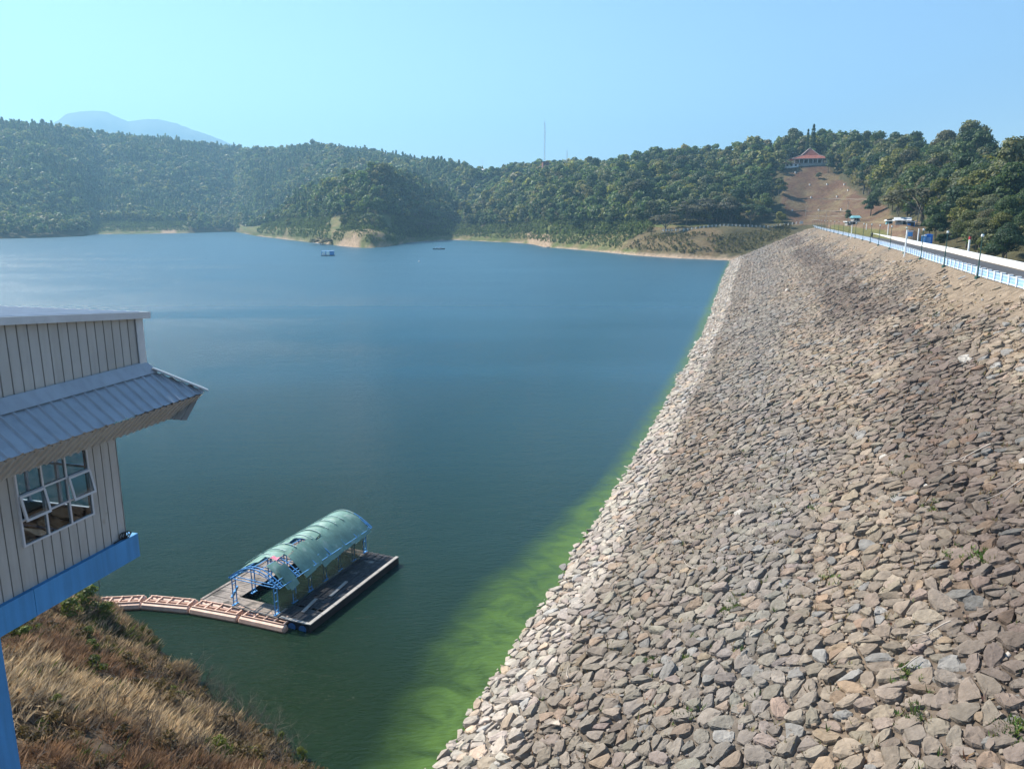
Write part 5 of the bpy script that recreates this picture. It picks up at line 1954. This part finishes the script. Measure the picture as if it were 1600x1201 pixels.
# ------------------------------------------------------------------ parapet, far wall, lamps along the crest
def bay(mp, mr, mpo, p, q):
    d = q - p
    L_ = d.length
    d.normalize()
    nr = Vector((d.y, -d.x, 0))
    if mpo is not None:
        mpo.box(p + Vector((0, 0, .52)), (.34, .34, 1.08), math.atan2(d.y, d.x))
        mpo.box(p + Vector((0, 0, 1.09)), (.42, .42, .08), math.atan2(d.y, d.x))
    c = (p + q) / 2
    rz = math.atan2(d.y, d.x)
    mp.box(c + Vector((0, 0, .48)), (L_ - .36, .10, .72), rz)
    mr.box(c + Vector((0, 0, .89)), (L_ - .36, .18, .10), rz)
    mr.box(c + Vector((0, 0, .07)), (L_ - .36, .20, .14), rz)
    for k in range(1, 6):
        mr.box(p + d * (.18 + (L_ - .36) * k / 6) + Vector((0, 0, .48)), (.07, .14, .69), rz)
    mr.box(c + Vector((0, 0, .48)), (L_ - .38, .13, .05), rz)


BAY = 2.6
pp0 = sn(66, float(n_crest(66)) + .35, CREST_Z)
par = thing("parapet", "long white posted parapet with pale blue panels along the dam crest's lake side", "parapet", pp0)
par.scale = (1, 1, .86)
fp, frr, fpo = MB(), MB(), MB()
for i in range(int((556 - 66) / BAY)):
    s = 66 + i * BAY
    p = sn(s, float(n_crest(s)) + .35, CREST_Z) - pp0
    q = sn(s + BAY, float(n_crest(s + BAY)) + .35, CREST_Z) - pp0
    if i < 96:
        a, b, c_ = MB(), MB(), MB()
        bay(a, b, c_, p, q)
        c_.build("post", M_white, par)
        pn = a.build("panel", M_pale_blue, par)
        b.build("rail", M_rail, pn)
    else:
        bay(fp, frr, fpo, p, q)
for mb_, nm, mt in ((fp, "far_panels", M_pale_blue), (frr, "far_rails", M_rail), (fpo, "far_posts", M_white)):
    kind(mb_.build(nm, mt, par), "stuff")

ww0 = sn(66, float(n_crest(66)) + 7.6, CREST_Z)
wall_ = thing("white_wall", "low white wall along the far side of the crest road", "wall", ww0)
wb_, wc_ = MB(), MB()
for s in np.arange(66, 548, 4.0):
    p = sn(s, float(n_crest(s) + road_w(s)), CREST_Z) - ww0
    q = sn(s + 4, float(n_crest(s + 4) + road_w(s + 4)), CREST_Z) - ww0
    d = q - p
    rz = math.atan2(d.y, d.x)
    wb_.box((p + q) / 2 + Vector((0, 0, .36)), (d.length - .012, .30, .76), rz)
    wc_.box((p + q) / 2 + Vector((0, 0, .78)), (d.length, .44, .09), rz)
wb_.build("wall_body", M_white, wall_)
wc_.build("coping", M_white, wall_)

lp = thing("lamp_post", "", "lamp post", (0, 0, 0), 0, "green lamp posts along the parapet")
MB().box((0, 0, .12), (.4, .4, .3)).tube([(0, 0, .27), (0, 0, .8)], [.10, .075], 8).build("base", M_lamp_green, lp)
MB().tube([(0, 0, .8), (0, 0, 4.45)], [.075, .045], 8).sphere((0, 0, 2.6), .075, 8, 5).tube([(0, 0, 4.4), (0, 0, 4.5)], [.11, .13], 8).build("pole", M_lamp_green, lp)
ln2 = MB().sphere((0, 0, 4.68), (.17, .17, .20), 10, 6).build("lamp_globe", M_lampglass, lp)
MB().tube([(0, 0, 4.86), (0, 0, 4.95)], [.13, .02], 8).build("cap", M_lamp_green, ln2)
ORD = "nearest second third fourth fifth sixth seventh eighth ninth tenth eleventh twelfth thirteenth fourteenth fifteenth sixteenth seventeenth eighteenth nineteenth twentieth twenty-first twenty-second".split()
for i in range(22):
    s = 97.3 + 20.6 * i
    loc = sn(s, float(n_crest(s)) - .12, CREST_Z - .25)
    lab = "slim green lamp post on the parapet's slope side, " + ("the nearest one with a milky globe" if i == 0 else f"{ORD[i]} from the near end")
    if i == 0:
        lp.location = loc
        lp["label"] = lab
    else:
        dup(lp, loc, 0, lab)


def pole(name, label, cat, loc, parts, group=None, rz=0):
    o = thing(name, label, cat, loc, rz, group)
    for nm, mb_, mt in parts:
        mb_.build(nm, mt, o)
    return o


for x, y, s_len, lab in ((1413, 401, 5.0, "white marker post on the slope below the parapet between lamp posts"), (1329.5, 373, 4.6, "white marker post farther along the slope side of the parapet")):
    s, f, p = on_slope(x, y)
    pole("marker_post", lab, "post", p - Vector((0, 0, .3)), (("shaft", MB().box((0, 0, s_len / 2), (.18, .18, s_len)), M_white), ("base", MB().box((0, 0, .12), (.5, .5, .3)), M_conc)), "white marker posts on the slope")


def behind_wall(x, y, extra=1.2):
    """point on the verge just beyond the white wall at pixel column x"""
    d = ray(x, y)
    lo_, hi_ = 60.0, 700.0
    for _ in range(60):
        mid = (lo_ + hi_) / 2
        t = mid / math.hypot(d.x, d.y)
        n = d.x * t * NX.x + d.y * t * NX.y
        s = d.x * t * AX.x + d.y * t * AX.y
        if n > float(n_crest(s) + road_w(s)) + extra:
            hi_ = mid
        else:
            lo_ = mid
    t = hi_ / math.hypot(d.x, d.y)
    return Vector((d.x * t, d.y * t, CREST_Z - .1)), hi_


for x, h, top, lab in ((1514.5, 3.5, True, "white post with a red top standing behind the road's far wall"), (1433.5, 4.0, False, "plain white post behind the road's far wall beside the blue booths"), (1417, 3.4, False, "white post by the blue notice board behind the far wall"), (1385.5, 4.6, False, "tall white post at the brown yard's edge"), (1351.5, 4.2, False, "thin white post at the far end of the road's grass verge")):
    p, r_ = behind_wall(x, 380)
    parts = [("shaft", MB().box((0, 0, h / 2 - .3), (.22, .22, h)), M_white)]
    if top:
        parts.append(("red_top", MB().box((0, 0, h - .55), (.27, .27, .5)), M_redpaint))
    pole("gate_post", lab, "post", p, parts, "white posts behind the far wall")
p, r_ = behind_wall(1421, 376, 1.6)
pole("notice_board", "small blue and white notice board behind the road's far wall", "sign", p, (("board", MB().box((0, 0, 2.0), (1.2, .08, 1.1)), M_bluesteel), ("header", MB().box((0, -.05, 2.78), (1.54, .1, .22)), M_white), ("leg", MB().box((-.6, 0, .6), (.1, .1, 1.5)), M_white), ("leg", MB().box((.6, 0, .6), (.1, .1, 1.5)), M_white)), rz=R(-30))
for x, wd_, hh2, ex_, mt, lab in ((1442.5, .95, 2.2, 1.0, M_bluesteel, "pale blue narrow booth at the road's far wall"), (1450.5, 1.5, 2.4, 2.2, M_brightblue, "deep blue larger booth just behind the pale blue one")):
    p, r_ = behind_wall(x, 380, ex_)
    bk = MB().box((0, 0, hh2 / 2), (wd_, 1.3, hh2))
    pole("booth", lab, "booth", p, (("body", bk, mt), ("roof", MB().box((0, 0, hh2 + .06), (wd_ + .14, 1.5, .12)).box((0, 0, hh2 + .16), (wd_ * .6, .9, .09)), M_white if mt is M_bluesteel else mt), ("door", MB().box((-.0, -.66, 1.0), (wd_ * .62, .05, 1.8)), M_pale_blue)), "blue booths by the road", R(-32))

# road dashes
dm = MB()
for s in np.arange(70, 400, 9.0):
    c_ = float(n_crest(s) + 1.3 + n_crest(s) + road_w(s) - .7) / 2
    dm.box(sn(s, c_, CREST_Z + .010), (.11, 2.6, .004), -AZ)
kind(dm.build("road_markings", plain("worn_road_paint", (.30, .30, .29), rough=.8, var=.5, scale=2)), "structure")

# motorbike with its rider, small parked car
rs_, rn_ = 262.0, float(n_crest(262)) + 4.6
mk = thing("motorbike", "dark motorbike carrying its rider along the crest road", "motorbike", sn(rs_, rn_, CREST_Z + .01), -AZ)
for y in (-.62, .62):
    t = MB().tube([Vector((0, y + .29 * math.cos(a), .31 + .29 * math.sin(a))) for a in np.linspace(0, 6.283, 15)], .055, 6, cap=False)
    wh = t.build("wheel", M_black, mk)
    MB().tube([(-.04, y, .31), (.04, y, .31)], .2, 10).build("rim", M_steel, wh)
MB().bar((0, -.5, .5), (0, .45, .6), .24, .28).bar((0, .62, .31), (0, .45, .95), .07).bar((0, -.62, .31), (0, -.3, .55), .1).build("body", M_black, mk)
MB().bar((0, -.55, .74), (0, .1, .74), .24, .1).build("seat", M_black, mk)
MB().bar((-.34, .42, 1.02), (.34, .42, 1.02), .04).build("handlebar", M_steel, mk)


def skin_person(joints, edges, rad, name, mat, parent=None):
    me = bpy.data.meshes.new(name)
    me.from_pydata([tuple(j) for j in joints], edges, [])
    o = link(name, me, mat, parent)
    sk = o.modifiers.new("skin", 'SKIN')
    for i, r_ in enumerate(rad):
        me.skin_vertices[0].data[i].radius = (r_, r_)
    me.skin_vertices[0].data[0].use_root = True
    ss_ = o.modifiers.new("sub", 'SUBSURF')
    ss_.levels = ss_.render_levels = 1
    return o


pr = thing("person", "rider in dark clothes astride the motorbike on the crest road", "person", sn(rs_, rn_, CREST_Z + .01), -AZ)
J = [(0, -.25, .86), (0, -.18, 1.12), (0, -.08, 1.38), (0, -.05, 1.50), (0, -.02, 1.64), (.2, -.08, 1.36), (.27, .12, 1.18), (.27, .40, 1.06), (-.2, -.08, 1.36), (-.27, .12, 1.18), (-.27, .40, 1.06), (.14, .15, .84), (.15, .05, .42), (.15, .2, .36), (-.14, .15, .84), (-.15, .05, .42), (-.15, .2, .36)]
skin_person(J, [(0, 1), (1, 2), (2, 3), (3, 4), (2, 5), (5, 6), (6, 7), (2, 8), (8, 9), (9, 10), (0, 11), (11, 12), (12, 13), (0, 14), (14, 15), (15, 16)], [.15, .15, .15, .06, .10, .07, .05, .04, .07, .05, .04, .09, .06, .05, .09, .06, .05], "body", plain("dark_clothes", (.03, .03, .04), rough=.9), pr)
MB().sphere((0, -.02, 1.68), (.13, .15, .14), 10, 7).build("helmet", M_black, pr)

cr = thing("parked_car", "small blue car parked at the far end of the crest road", "car", sn(520, float(n_crest(520)) + 6.2, CREST_Z + .01), -AZ)
cbm = MB()
prof = [(-2.1, .35), (-2.1, .85), (-1.5, .95), (-1.0, 1.42), (.55, 1.45), (1.15, .98), (2.05, .85), (2.1, .35)]
for sx_ in (-.82, .82):
    cbm.add([(sx_ * (.86 if z > 1.2 else 1), y, z) for y, z in prof], [tuple(range(8)) if sx_ > 0 else tuple(reversed(range(8)))])
n0 = 8
cbm.f += [(i, (i + 1) % 8, 8 + (i + 1) % 8, 8 + i) for i in range(8)]
cbm.build("body", M_brightblue, cr)
for sx_ in (-.78, .78):
    for y in (-1.3, 1.3):
        MB().tube([(sx_ - .1, y, .32), (sx_ + .1, y, .32)], .32, 12).build("wheel", M_black, cr)
MB().add([(-.62, -1.47, 1.0), (.62, -1.47, 1.0), (.55, -1.06, 1.38), (-.55, -1.06, 1.38)], [(0, 1, 2, 3)]).build("rear_window", M_hull, cr)
for sx_ in (-.6, .6):
    MB().box((sx_, -2.11, .75), (.28, .03, .14)).build("tail_light", M_redpaint, cr)

# white post fence along the abutment road, under the flat-topped trees
FX = [(1250, 576), (1225, 562), (1200, 552), (1175, 545), (1150, 538), (1125, 534), (1100, 530), (1075, 526), (1050, 523), (1032, 521)]
fpts = [ground_at(x, 356, r_) for x, r_ in FX]
for p in fpts:
    p.z = max(p.z, -9.5) + .1
pf = thing("post_fence", "white post and rail fence under the flat-topped trees beyond the dam's end", "fence", fpts[0])
rl = MB()
for a, b in zip(fpts[:-1], fpts[1:]):
    d = b - a
    for k in range(4):
        p = a + d * (k / 4) - fpts[0]
        MB().box(p + Vector((0, 0, .55)), (.42, .42, 1.5)).build("post", M_white, pf)
    rl.bar(a - fpts[0] + Vector((0, 0, .95)), b - fpts[0] + Vector((0, 0, .95)), .05, .06)
    rl.bar(a - fpts[0] + Vector((0, 0, .45)), b - fpts[0] + Vector((0, 0, .45)), .05, .06)
rl.build("rail", M_white, pf)
p = ground_at(1252, 349, 566)
pole("road_sign", "small white square board at the far end of the crest road", "sign", (p.x, p.y, CREST_Z), (("board", MB().box((0, 0, 2.4), (2.2, .1, 1.7)), M_white), ("leg", MB().box((-.8, 0, .8), (.12, .12, 1.8)), M_steel), ("leg", MB().box((.8, 0, .8), (.12, .12, 1.8)), M_steel)))

# ------------------------------------------------------------------ huts in the yard
M_shedroof = plain('pale_worn_roof', (.58, .60, .62), rough=.6, var=.25, scale=1.5)
M_drain = plain('old_drain_concrete', (.23, .19, .15), rough=.9, var=.4, scale=.6)


def hut(name, label, x, y, r_, w, d, h, roofmat, rh, rz, gable=True, wallmat=None, z=None):
    p = ground_at(x, y, r_)
    if z is not None:
        p.z = z
    o = thing(name, label, "hut", p, rz)
    MB().box((0, 0, h / 2 - .2), (w, d, h + .4)).build("wall", wallmat or M_conc, o)
    ov = .6
    rb = MB()
    if gable:
        a, b = w / 2 + ov, d / 2 + ov
        rb.add([(-a, -b, h), (a, -b, h), (a, b, h), (-a, b, h), (-a, 0, h + rh), (a, 0, h + rh)], [(0, 1, 5, 4), (2, 3, 4, 5), (0, 4, 3), (1, 2, 5), (3, 2, 1, 0)])
    else:
        rb.box((0, 0, h + rh / 2), (w + 2 * ov, d + 2 * ov, rh))
    rb.build("roof", roofmat, o)
    MB().box((w * .15, -d / 2 - .02, 1.0), (1.0, .06, 2.0)).build("door", M_hull, o)
    MB().box((-w * .25, -d / 2 - .02, 1.4), (1.1, .06, .9)).build("window", M_hull, o)
    return o


hut("hut", "little hut with an aqua metal roof in front of the brown clearing", 1336, 346, 455, 3.4, 3.0, 2.0, M_aqua, 1.2, R(10))
hut("shed", "long low shed with a white roof canopy beside the aqua roofed hut", 1330, 349, 425, 5.2, 2.6, 1.4, M_white, .35, R(5), gable=False)
hut("shed", "white gabled shed at the wood's edge behind the brown yard", 1410, 347, 318, 4.6, 3.2, 1.5, M_shedroof, 1.1, R(-25), wallmat=M_conc)
hut("shed", "small blue fronted stall beside the white gabled shed", 1424, 348, 312, 2.2, 2.0, 1.4, M_shedroof, .3, R(-25), gable=False, wallmat=M_brightblue)
hut("kiosk", "tiny white kiosk with greenish sides in the middle of the yard", 1389, 350, 345, 2.2, 1.8, 1.2, M_white, .5, R(-15), wallmat=M_aqua)
p = ground_at(1432.5, 346, 322)
pole("utility_pole", "pale leaning pole behind the white gabled shed", "pole", p, (("shaft", MB().tube([(0, 0, -.5), (.3, 0, 4), (.9, 0, 8.2)], [.16, .14, .1], 6), M_conc), ("crossarm", MB().bar((.2, 0, 7.4), (1.5, 0, 7.4), .1), M_conc)))
for i, (x, r_, h) in enumerate(((1322.5, 470, 11), (1257.5, 600, 9), (1290, 560, 7), (1278, 590, 7))):
    p = ground_at(x, 350, r_)
    pole("utility_pole", ("tall thin pole beside the aqua roofed hut", "thin pole at the foot of the clearing behind the white board", "short pole at the foot of the clearing toward the hut", "short pole amid the foot of the clearing")[i], "pole", p, (("shaft", MB().tube([(0, 0, -.5), (0, 0, h)], [.14, .09], 6), M_conc), ("crossarm", MB().bar((-.6, 0, h - .6), (.6, 0, h - .6), .09), M_conc)), "thin poles at the foot of the clearing")

# terraces of the clearing: low concrete drains with white markers
def ground_px(x, y, r0=540, r1=800):
    best = None
    for r_ in np.arange(r0, r1, 3.0):
        p = ground_at(x, y, r_)
        q = project(np.array([tuple(p)]))[1][0]
        if q <= y:
            return p
        best = p
    return best


for y0, x0, x1, lab in ((312, 1228, 1372, "upper pale concrete drain across the brown clearing"), (331, 1232, 1350, "middle pale concrete drain across the brown clearing"), (338.5, 1262, 1325, "lowest short concrete drain across the brown clearing")):
    pts = [ground_px(x, y0) for x in np.linspace(x0, x1, 14)]
    t = thing("terrace_drain", lab, "drain", pts[0])
    db = MB()
    for a, b in zip(pts[:-1], pts[1:]):
        db.bar(a - pts[0] + Vector((0, 0, .05)), b - pts[0] + Vector((0, 0, .05)), .7, .5)
    db.build("channel", M_drain, t)
for i, (x, y) in enumerate(((1242.5, 273), (1267, 310), (1307.5, 309.5), (1238, 330), (1279, 329.5), (1314, 329.5), (1292, 291), (1265, 291), (1319, 291), (1325, 299))):
    p = ground_px(x, y)
    pole("marker_block", f"small white marker block on the brown clearing, {('highest and nearest the wood', 'left of two on the upper drain', 'right of two on the upper drain', 'left of three on the middle drain', 'middle of three on the middle drain', 'right of three on the middle drain', 'in the middle between the drains', 'left of the middle above the upper drain', 'by the light green tree', 'just below the light green tree')[i]}"[:120], "marker", p, (("block", MB().box((0, 0, .5), (.8, .8, 1.3)), M_white), ("cap", MB().box((0, 0, 1.2), (.95, .95, .12)), M_white)), "white marker blocks on the clearing")

# ------------------------------------------------------------------ pavilion on the hilltop
p = ground_at(1264, 256, 712)
pv_ = thing("pavilion", "large hilltop pavilion with a steep red tiled hip roof", "building", p, R(-12))
MB().box((0, 0, -.8), (28, 18, 2.6)).build("base", M_conc, pv_)
for x in np.linspace(-12.5, 12.5, 8):
    for y in (-8, 8):
        MB().box((x, y, 2.2), (.6, .6, 4.2)).build("column", M_white, pv_)
MB().box((0, 3, 2.1), (22, 8, 3.6)).build("wall", M_conc, pv_)
for x in (-8, -3, 3, 8):
    MB().box((x, -1.05, 2.0), (2.2, .1, 2.2)).build("window", M_hull, pv_)
rfm = MB()
a, b = 15.5, 10.5
rfm.add([(-a, -b, 3.9), (a, -b, 3.9), (a, b, 3.9), (-a, b, 3.9), (-7, -4.2, 6.9), (7, -4.2, 6.9), (7, 4.2, 6.9), (-7, 4.2, 6.9), (-.9, 0, 12.4), (.9, 0, 12.4)],
        [(0, 1, 5, 4), (1, 2, 6, 5), (2, 3, 7, 6), (3, 0, 4, 7), (4, 5, 9, 8), (5, 6, 9), (6, 7, 8, 9), (7, 4, 8), (3, 2, 1, 0)])
rt = rfm.build("roof", M_redtile, pv_)
rc = MB()
for sx_ in (-1, 1):
    for sy_ in (-1, 1):
        rc.bar((sx_ * a, sy_ * b, 4.0), (sx_ * 7, sy_ * 4.2, 7.0), .5, .35)
        rc.bar((sx_ * 7, sy_ * 4.2, 7.0), (sx_ * .9, 0, 12.5), .5, .35)
for sy_ in (-1, 1):
    rc.bar((-a, sy_ * b, 3.9), (a, sy_ * b, 3.9), .25, .35)
rc.build("ridge_cap", plain("pale_ridge_tile", (.50, .40, .37), rough=.8), rt)
MB().tube([(0, 0, 12.4), (0, 0, 13.6)], [.3, .05], 6).build("finial", M_conc, rt)
p2 = ground_at(1236, 256, 705)
an = thing("annex", "low annex with a flat pinkish roof beside the red roofed pavilion", "building", p2, R(-12))
MB().box((0, 0, 1.0), (11, 8, 3.6)).build("wall", M_white, an)
MB().box((0, 0, 3.0), (14, 10, .5)).box((-3, 0, 3.5), (6, 7, .6)).build("roof", plain("faded_red_roof", (.40, .22, .19), rough=.8), an)
for x in (-3.4, 0, 3.4):
    MB().box((x, -4.02, 1.4), (1.6, .1, 1.5)).build("window", M_hull, an)

# far roofs, tower house and masts on the skyline
def house(label, x, y, r_, w, d, h, rm, rh, wm, rz=0, name="house"):
    dd = ray(x, y)
    q = at_r(x, y, r_)
    g_ = ground_at(x, y, r_)
    q.z = min(q.z, g_.z + 7)
    o = thing(name, label, "house", q, rz)
    MB().box((0, 0, h / 2 - 4), (w, d, h + 8)).build("wall", wm, o)
    a, b = w / 2 + .8, d / 2 + .8
    MB().add([(-a, -b, h), (a, -b, h), (a, b, h), (-a, b, h), (-a * .5, 0, h + rh), (a * .5, 0, h + rh)], [(0, 1, 5, 4), (2, 3, 4, 5), (0, 4, 3), (1, 2, 5), (3, 2, 1, 0)]).build("roof", rm, o)
    for k in (-.25, .25):
        MB().box((w * k, -d / 2 - .03, h * .55), (w * .18, .08, h * .4)).build("window", M_hull, o)
    return o


house("far white roofed house on the wooded skyline", 755, 266, 1160, 13, 8, 4, M_white, 2, M_white)
house("tiny far white roof among the skyline trees between house and tower", 818, 266, 1120, 6, 6, 3, M_white, 1.2, M_white)
house("small house with a pinkish red roof among the trees by the lone flat-crowned tree", 1062, 254, 735, 10, 7, 3, M_redtile, 3, M_conc)
house("tiny pale roofed house on the high wooded ridge right of the pavilion", 1441, 222, 690, 4, 4, 4, M_white, 1.5, M_white)
q = at_r(852, 262.5, 960)
tw_ = thing("tower_house", "square brick water tower house on the skyline under the tall mast", "building", q, R(10))
MB().box((0, 0, 0), (7.2, 7, 14)).build("wall", M_brick, tw_)
MB().box((0, 0, 7.2), (8.2, 8, .6)).build("roof", M_hull, tw_)
for z in (1.2, 4.4):
    for x in (-1.8, 1.8):
        MB().box((x, -3.55, z), (1.6, .14, 1.7)).build("window", M_hull, tw_)


def mast(label, x, ytop, ybase, r_, w, step, name="radio_mast"):
    q = at_r(x, ybase, r_)
    h = at_r(x, ytop, r_).z - q.z
    o = thing(name, label, "mast", q)
    lb, lx = MB(), MB()
    for k in range(3):
        a = 2.094 * k
        lb.bar((w * math.cos(a), w * math.sin(a), 0), (w * .7 * math.cos(a), w * .7 * math.sin(a), h * .93), w * .16)
    z, i = 0.0, 0
    while z + step < h * .93:
        for k in range(3):
            a, b = 2.094 * k, 2.094 * (k + 1)
            f0, f1 = 1 - .3 * z / h, 1 - .3 * (z + step) / h
            lx.bar((w * f0 * math.cos(a), w * f0 * math.sin(a), z), (w * f1 * math.cos(b), w * f1 * math.sin(b), z + step), w * .09)
            lx.bar((w * f0 * math.cos(a), w * f0 * math.sin(a), z), (w * f0 * math.cos(b), w * f0 * math.sin(b), z), w * .09)
        z += step
    lb.build("leg", M_steel, o)
    lx.build("lattice_brace", M_steel, o)
    MB().tube([(0, 0, h * .9), (0, 0, h)], [w * .2, w * .1], 6).build("antenna", M_steel, o)
    for z in (.70, .76):
        MB().box((w * .9, 0, h * z), (w * .5, w * .5, 1.6)).build("panel_antenna", M_white, o)
    return o


mast("tall thin lattice mast rising above the brick tower house", 850.5, 187, 268, 985, 1.05, 2.4)
mast("shorter slim mast right of the tall lattice mast on the skyline", 885.5, 233, 268, 985, .7, 2.4)
mast("faint short mast over the far white roofed house", 754.5, 247, 270, 1190, .35, 3.0)

# ------------------------------------------------------------------ craft on the lake
q = at_z(512.5, 399.5, WATER_Z)
bt = thing("raft_boat", "far floating raft house with white floor and blue posts, left of two craft", "raft", (q.x, q.y, WATER_Z), R(8))
MB().box((0, 0, .15), (8.4, 4, .5)).build("deck", M_hull, bt)
MB().box((-2.4, -.6, .9), (2.4, 2, 1.1)).build("cabin", M_white, bt)
for x in (-3.8, -1.3, 1.3, 3.8):
    for y in (-1.7, 1.7):
        MB().box((x, y, 1.7), (.22, .22, 2.6)).build("post", M_bluesteel, bt)
MB().box((2.6, 0, 1.6), (2.4, 2.8, 2.2)).build("blue_cabin", M_bluesteel, bt)
MB().box((0, 0, 2.95), (8.0, 3.8, .14)).build("roof", M_pale_blue, bt)
q = at_z(685.5, 389.8, WATER_Z)
bt = thing("boat", "far white lake boat with raised bow and low canopy, right of two craft", "boat", (q.x, q.y, WATER_Z), R(5))
hb_ = MB()
sec = [(-4.6, .35, .75), (-3, 1.2, .6), (0, 1.5, .55), (3, 1.2, .65), (4.7, .15, 1.0)]
hb_.sheet([[(x, -w, h), (x, -w * .75, -.2), (x, w * .75, -.2), (x, w, h)] for x, w, h in sec])
hb_.sheet([[(x, -w * .95, h - .12), (x, w * .95, h - .12)] for x, w, h in sec])
hb_.build("hull", M_hull, bt)
MB().box((.6, 0, 1.1), (3.0, 1.7, .9)).build("cabin", M_white, bt)
MB().box((-.2, 0, 2.0), (4.6, 2.2, .12)).build("canopy", M_pale_blue, bt)
for x in (-2.3, 1.9):
    for y in (-.95, .95):
        MB().box((x, y, 1.3), (.1, .1, 1.4)).build("post", M_white, bt)
q = at_z(655, 409.5, WATER_Z)
by = thing("buoy", "lone tiny white buoy on the open water before the boat", "buoy", (q.x, q.y, WATER_Z))
MB().sphere((0, 0, .3), (.5, .5, .45), 10, 7).build("float", M_white, by)
MB().tube([(0, 0, .6), (0, 0, 1.4)], [.08, .05], 6).build("staff", M_white, by)
q = at_z(867, 386.5, WATER_Z)
pi_ = thing("landing_pier", "pale floating landing pier below the bare pink shore", "pier", (q.x, q.y, WATER_Z), R(14))
MB().box((0, 0, .45), (14, 2.2, .22)).build("deck", M_plank, pi_)
for x in (-6, -3, 0, 3, 6):
    MB().tube([(x, -.9, .15), (x, .9, .15)], .32, 8).build("float_drum", M_bluesteel, pi_)
q = at_z(860, 382.5, WATER_Z + .5)
rbt = thing("rowing_boat", "small red boat drawn up on the bare shore behind the pier", "boat", (q.x, q.y, WATER_Z + .5), R(10))
h2 = MB()
sec = [(-4, .3, 1.1), (-2, .9, .9), (0, 1.0, .85), (2, .9, .9), (4, .2, 1.2)]
h2.sheet([[(x, -w, h), (x, -w * .6, 0), (x, w * .6, 0), (x, w, h)] for x, w, h in sec])
h2.build("hull", M_redpaint, rbt)
MB().box((-1, 0, .7), (.3, 1.6, .08)).box((1, 0, .7), (.3, 1.6, .08)).build("bench", M_plank, rbt)

# ------------------------------------------------------------------ haze
hz = MB().box((-600, 4400, 530), (7600, 11000, 1170))
m, nt, out = nodes_of("haze")
pv = N(nt, "ShaderNodeVolumePrincipled")
pv.inputs["Color"].default_value = (0.37, 0.71, 1.0, 1)
pv.inputs["Density"].default_value = 0.00020
pv.inputs["Anisotropy"].default_value = 0.27
nt.links.new(pv.outputs[0], out.inputs["Volume"])
haze = kind(hz.build("haze", m), "stuff")
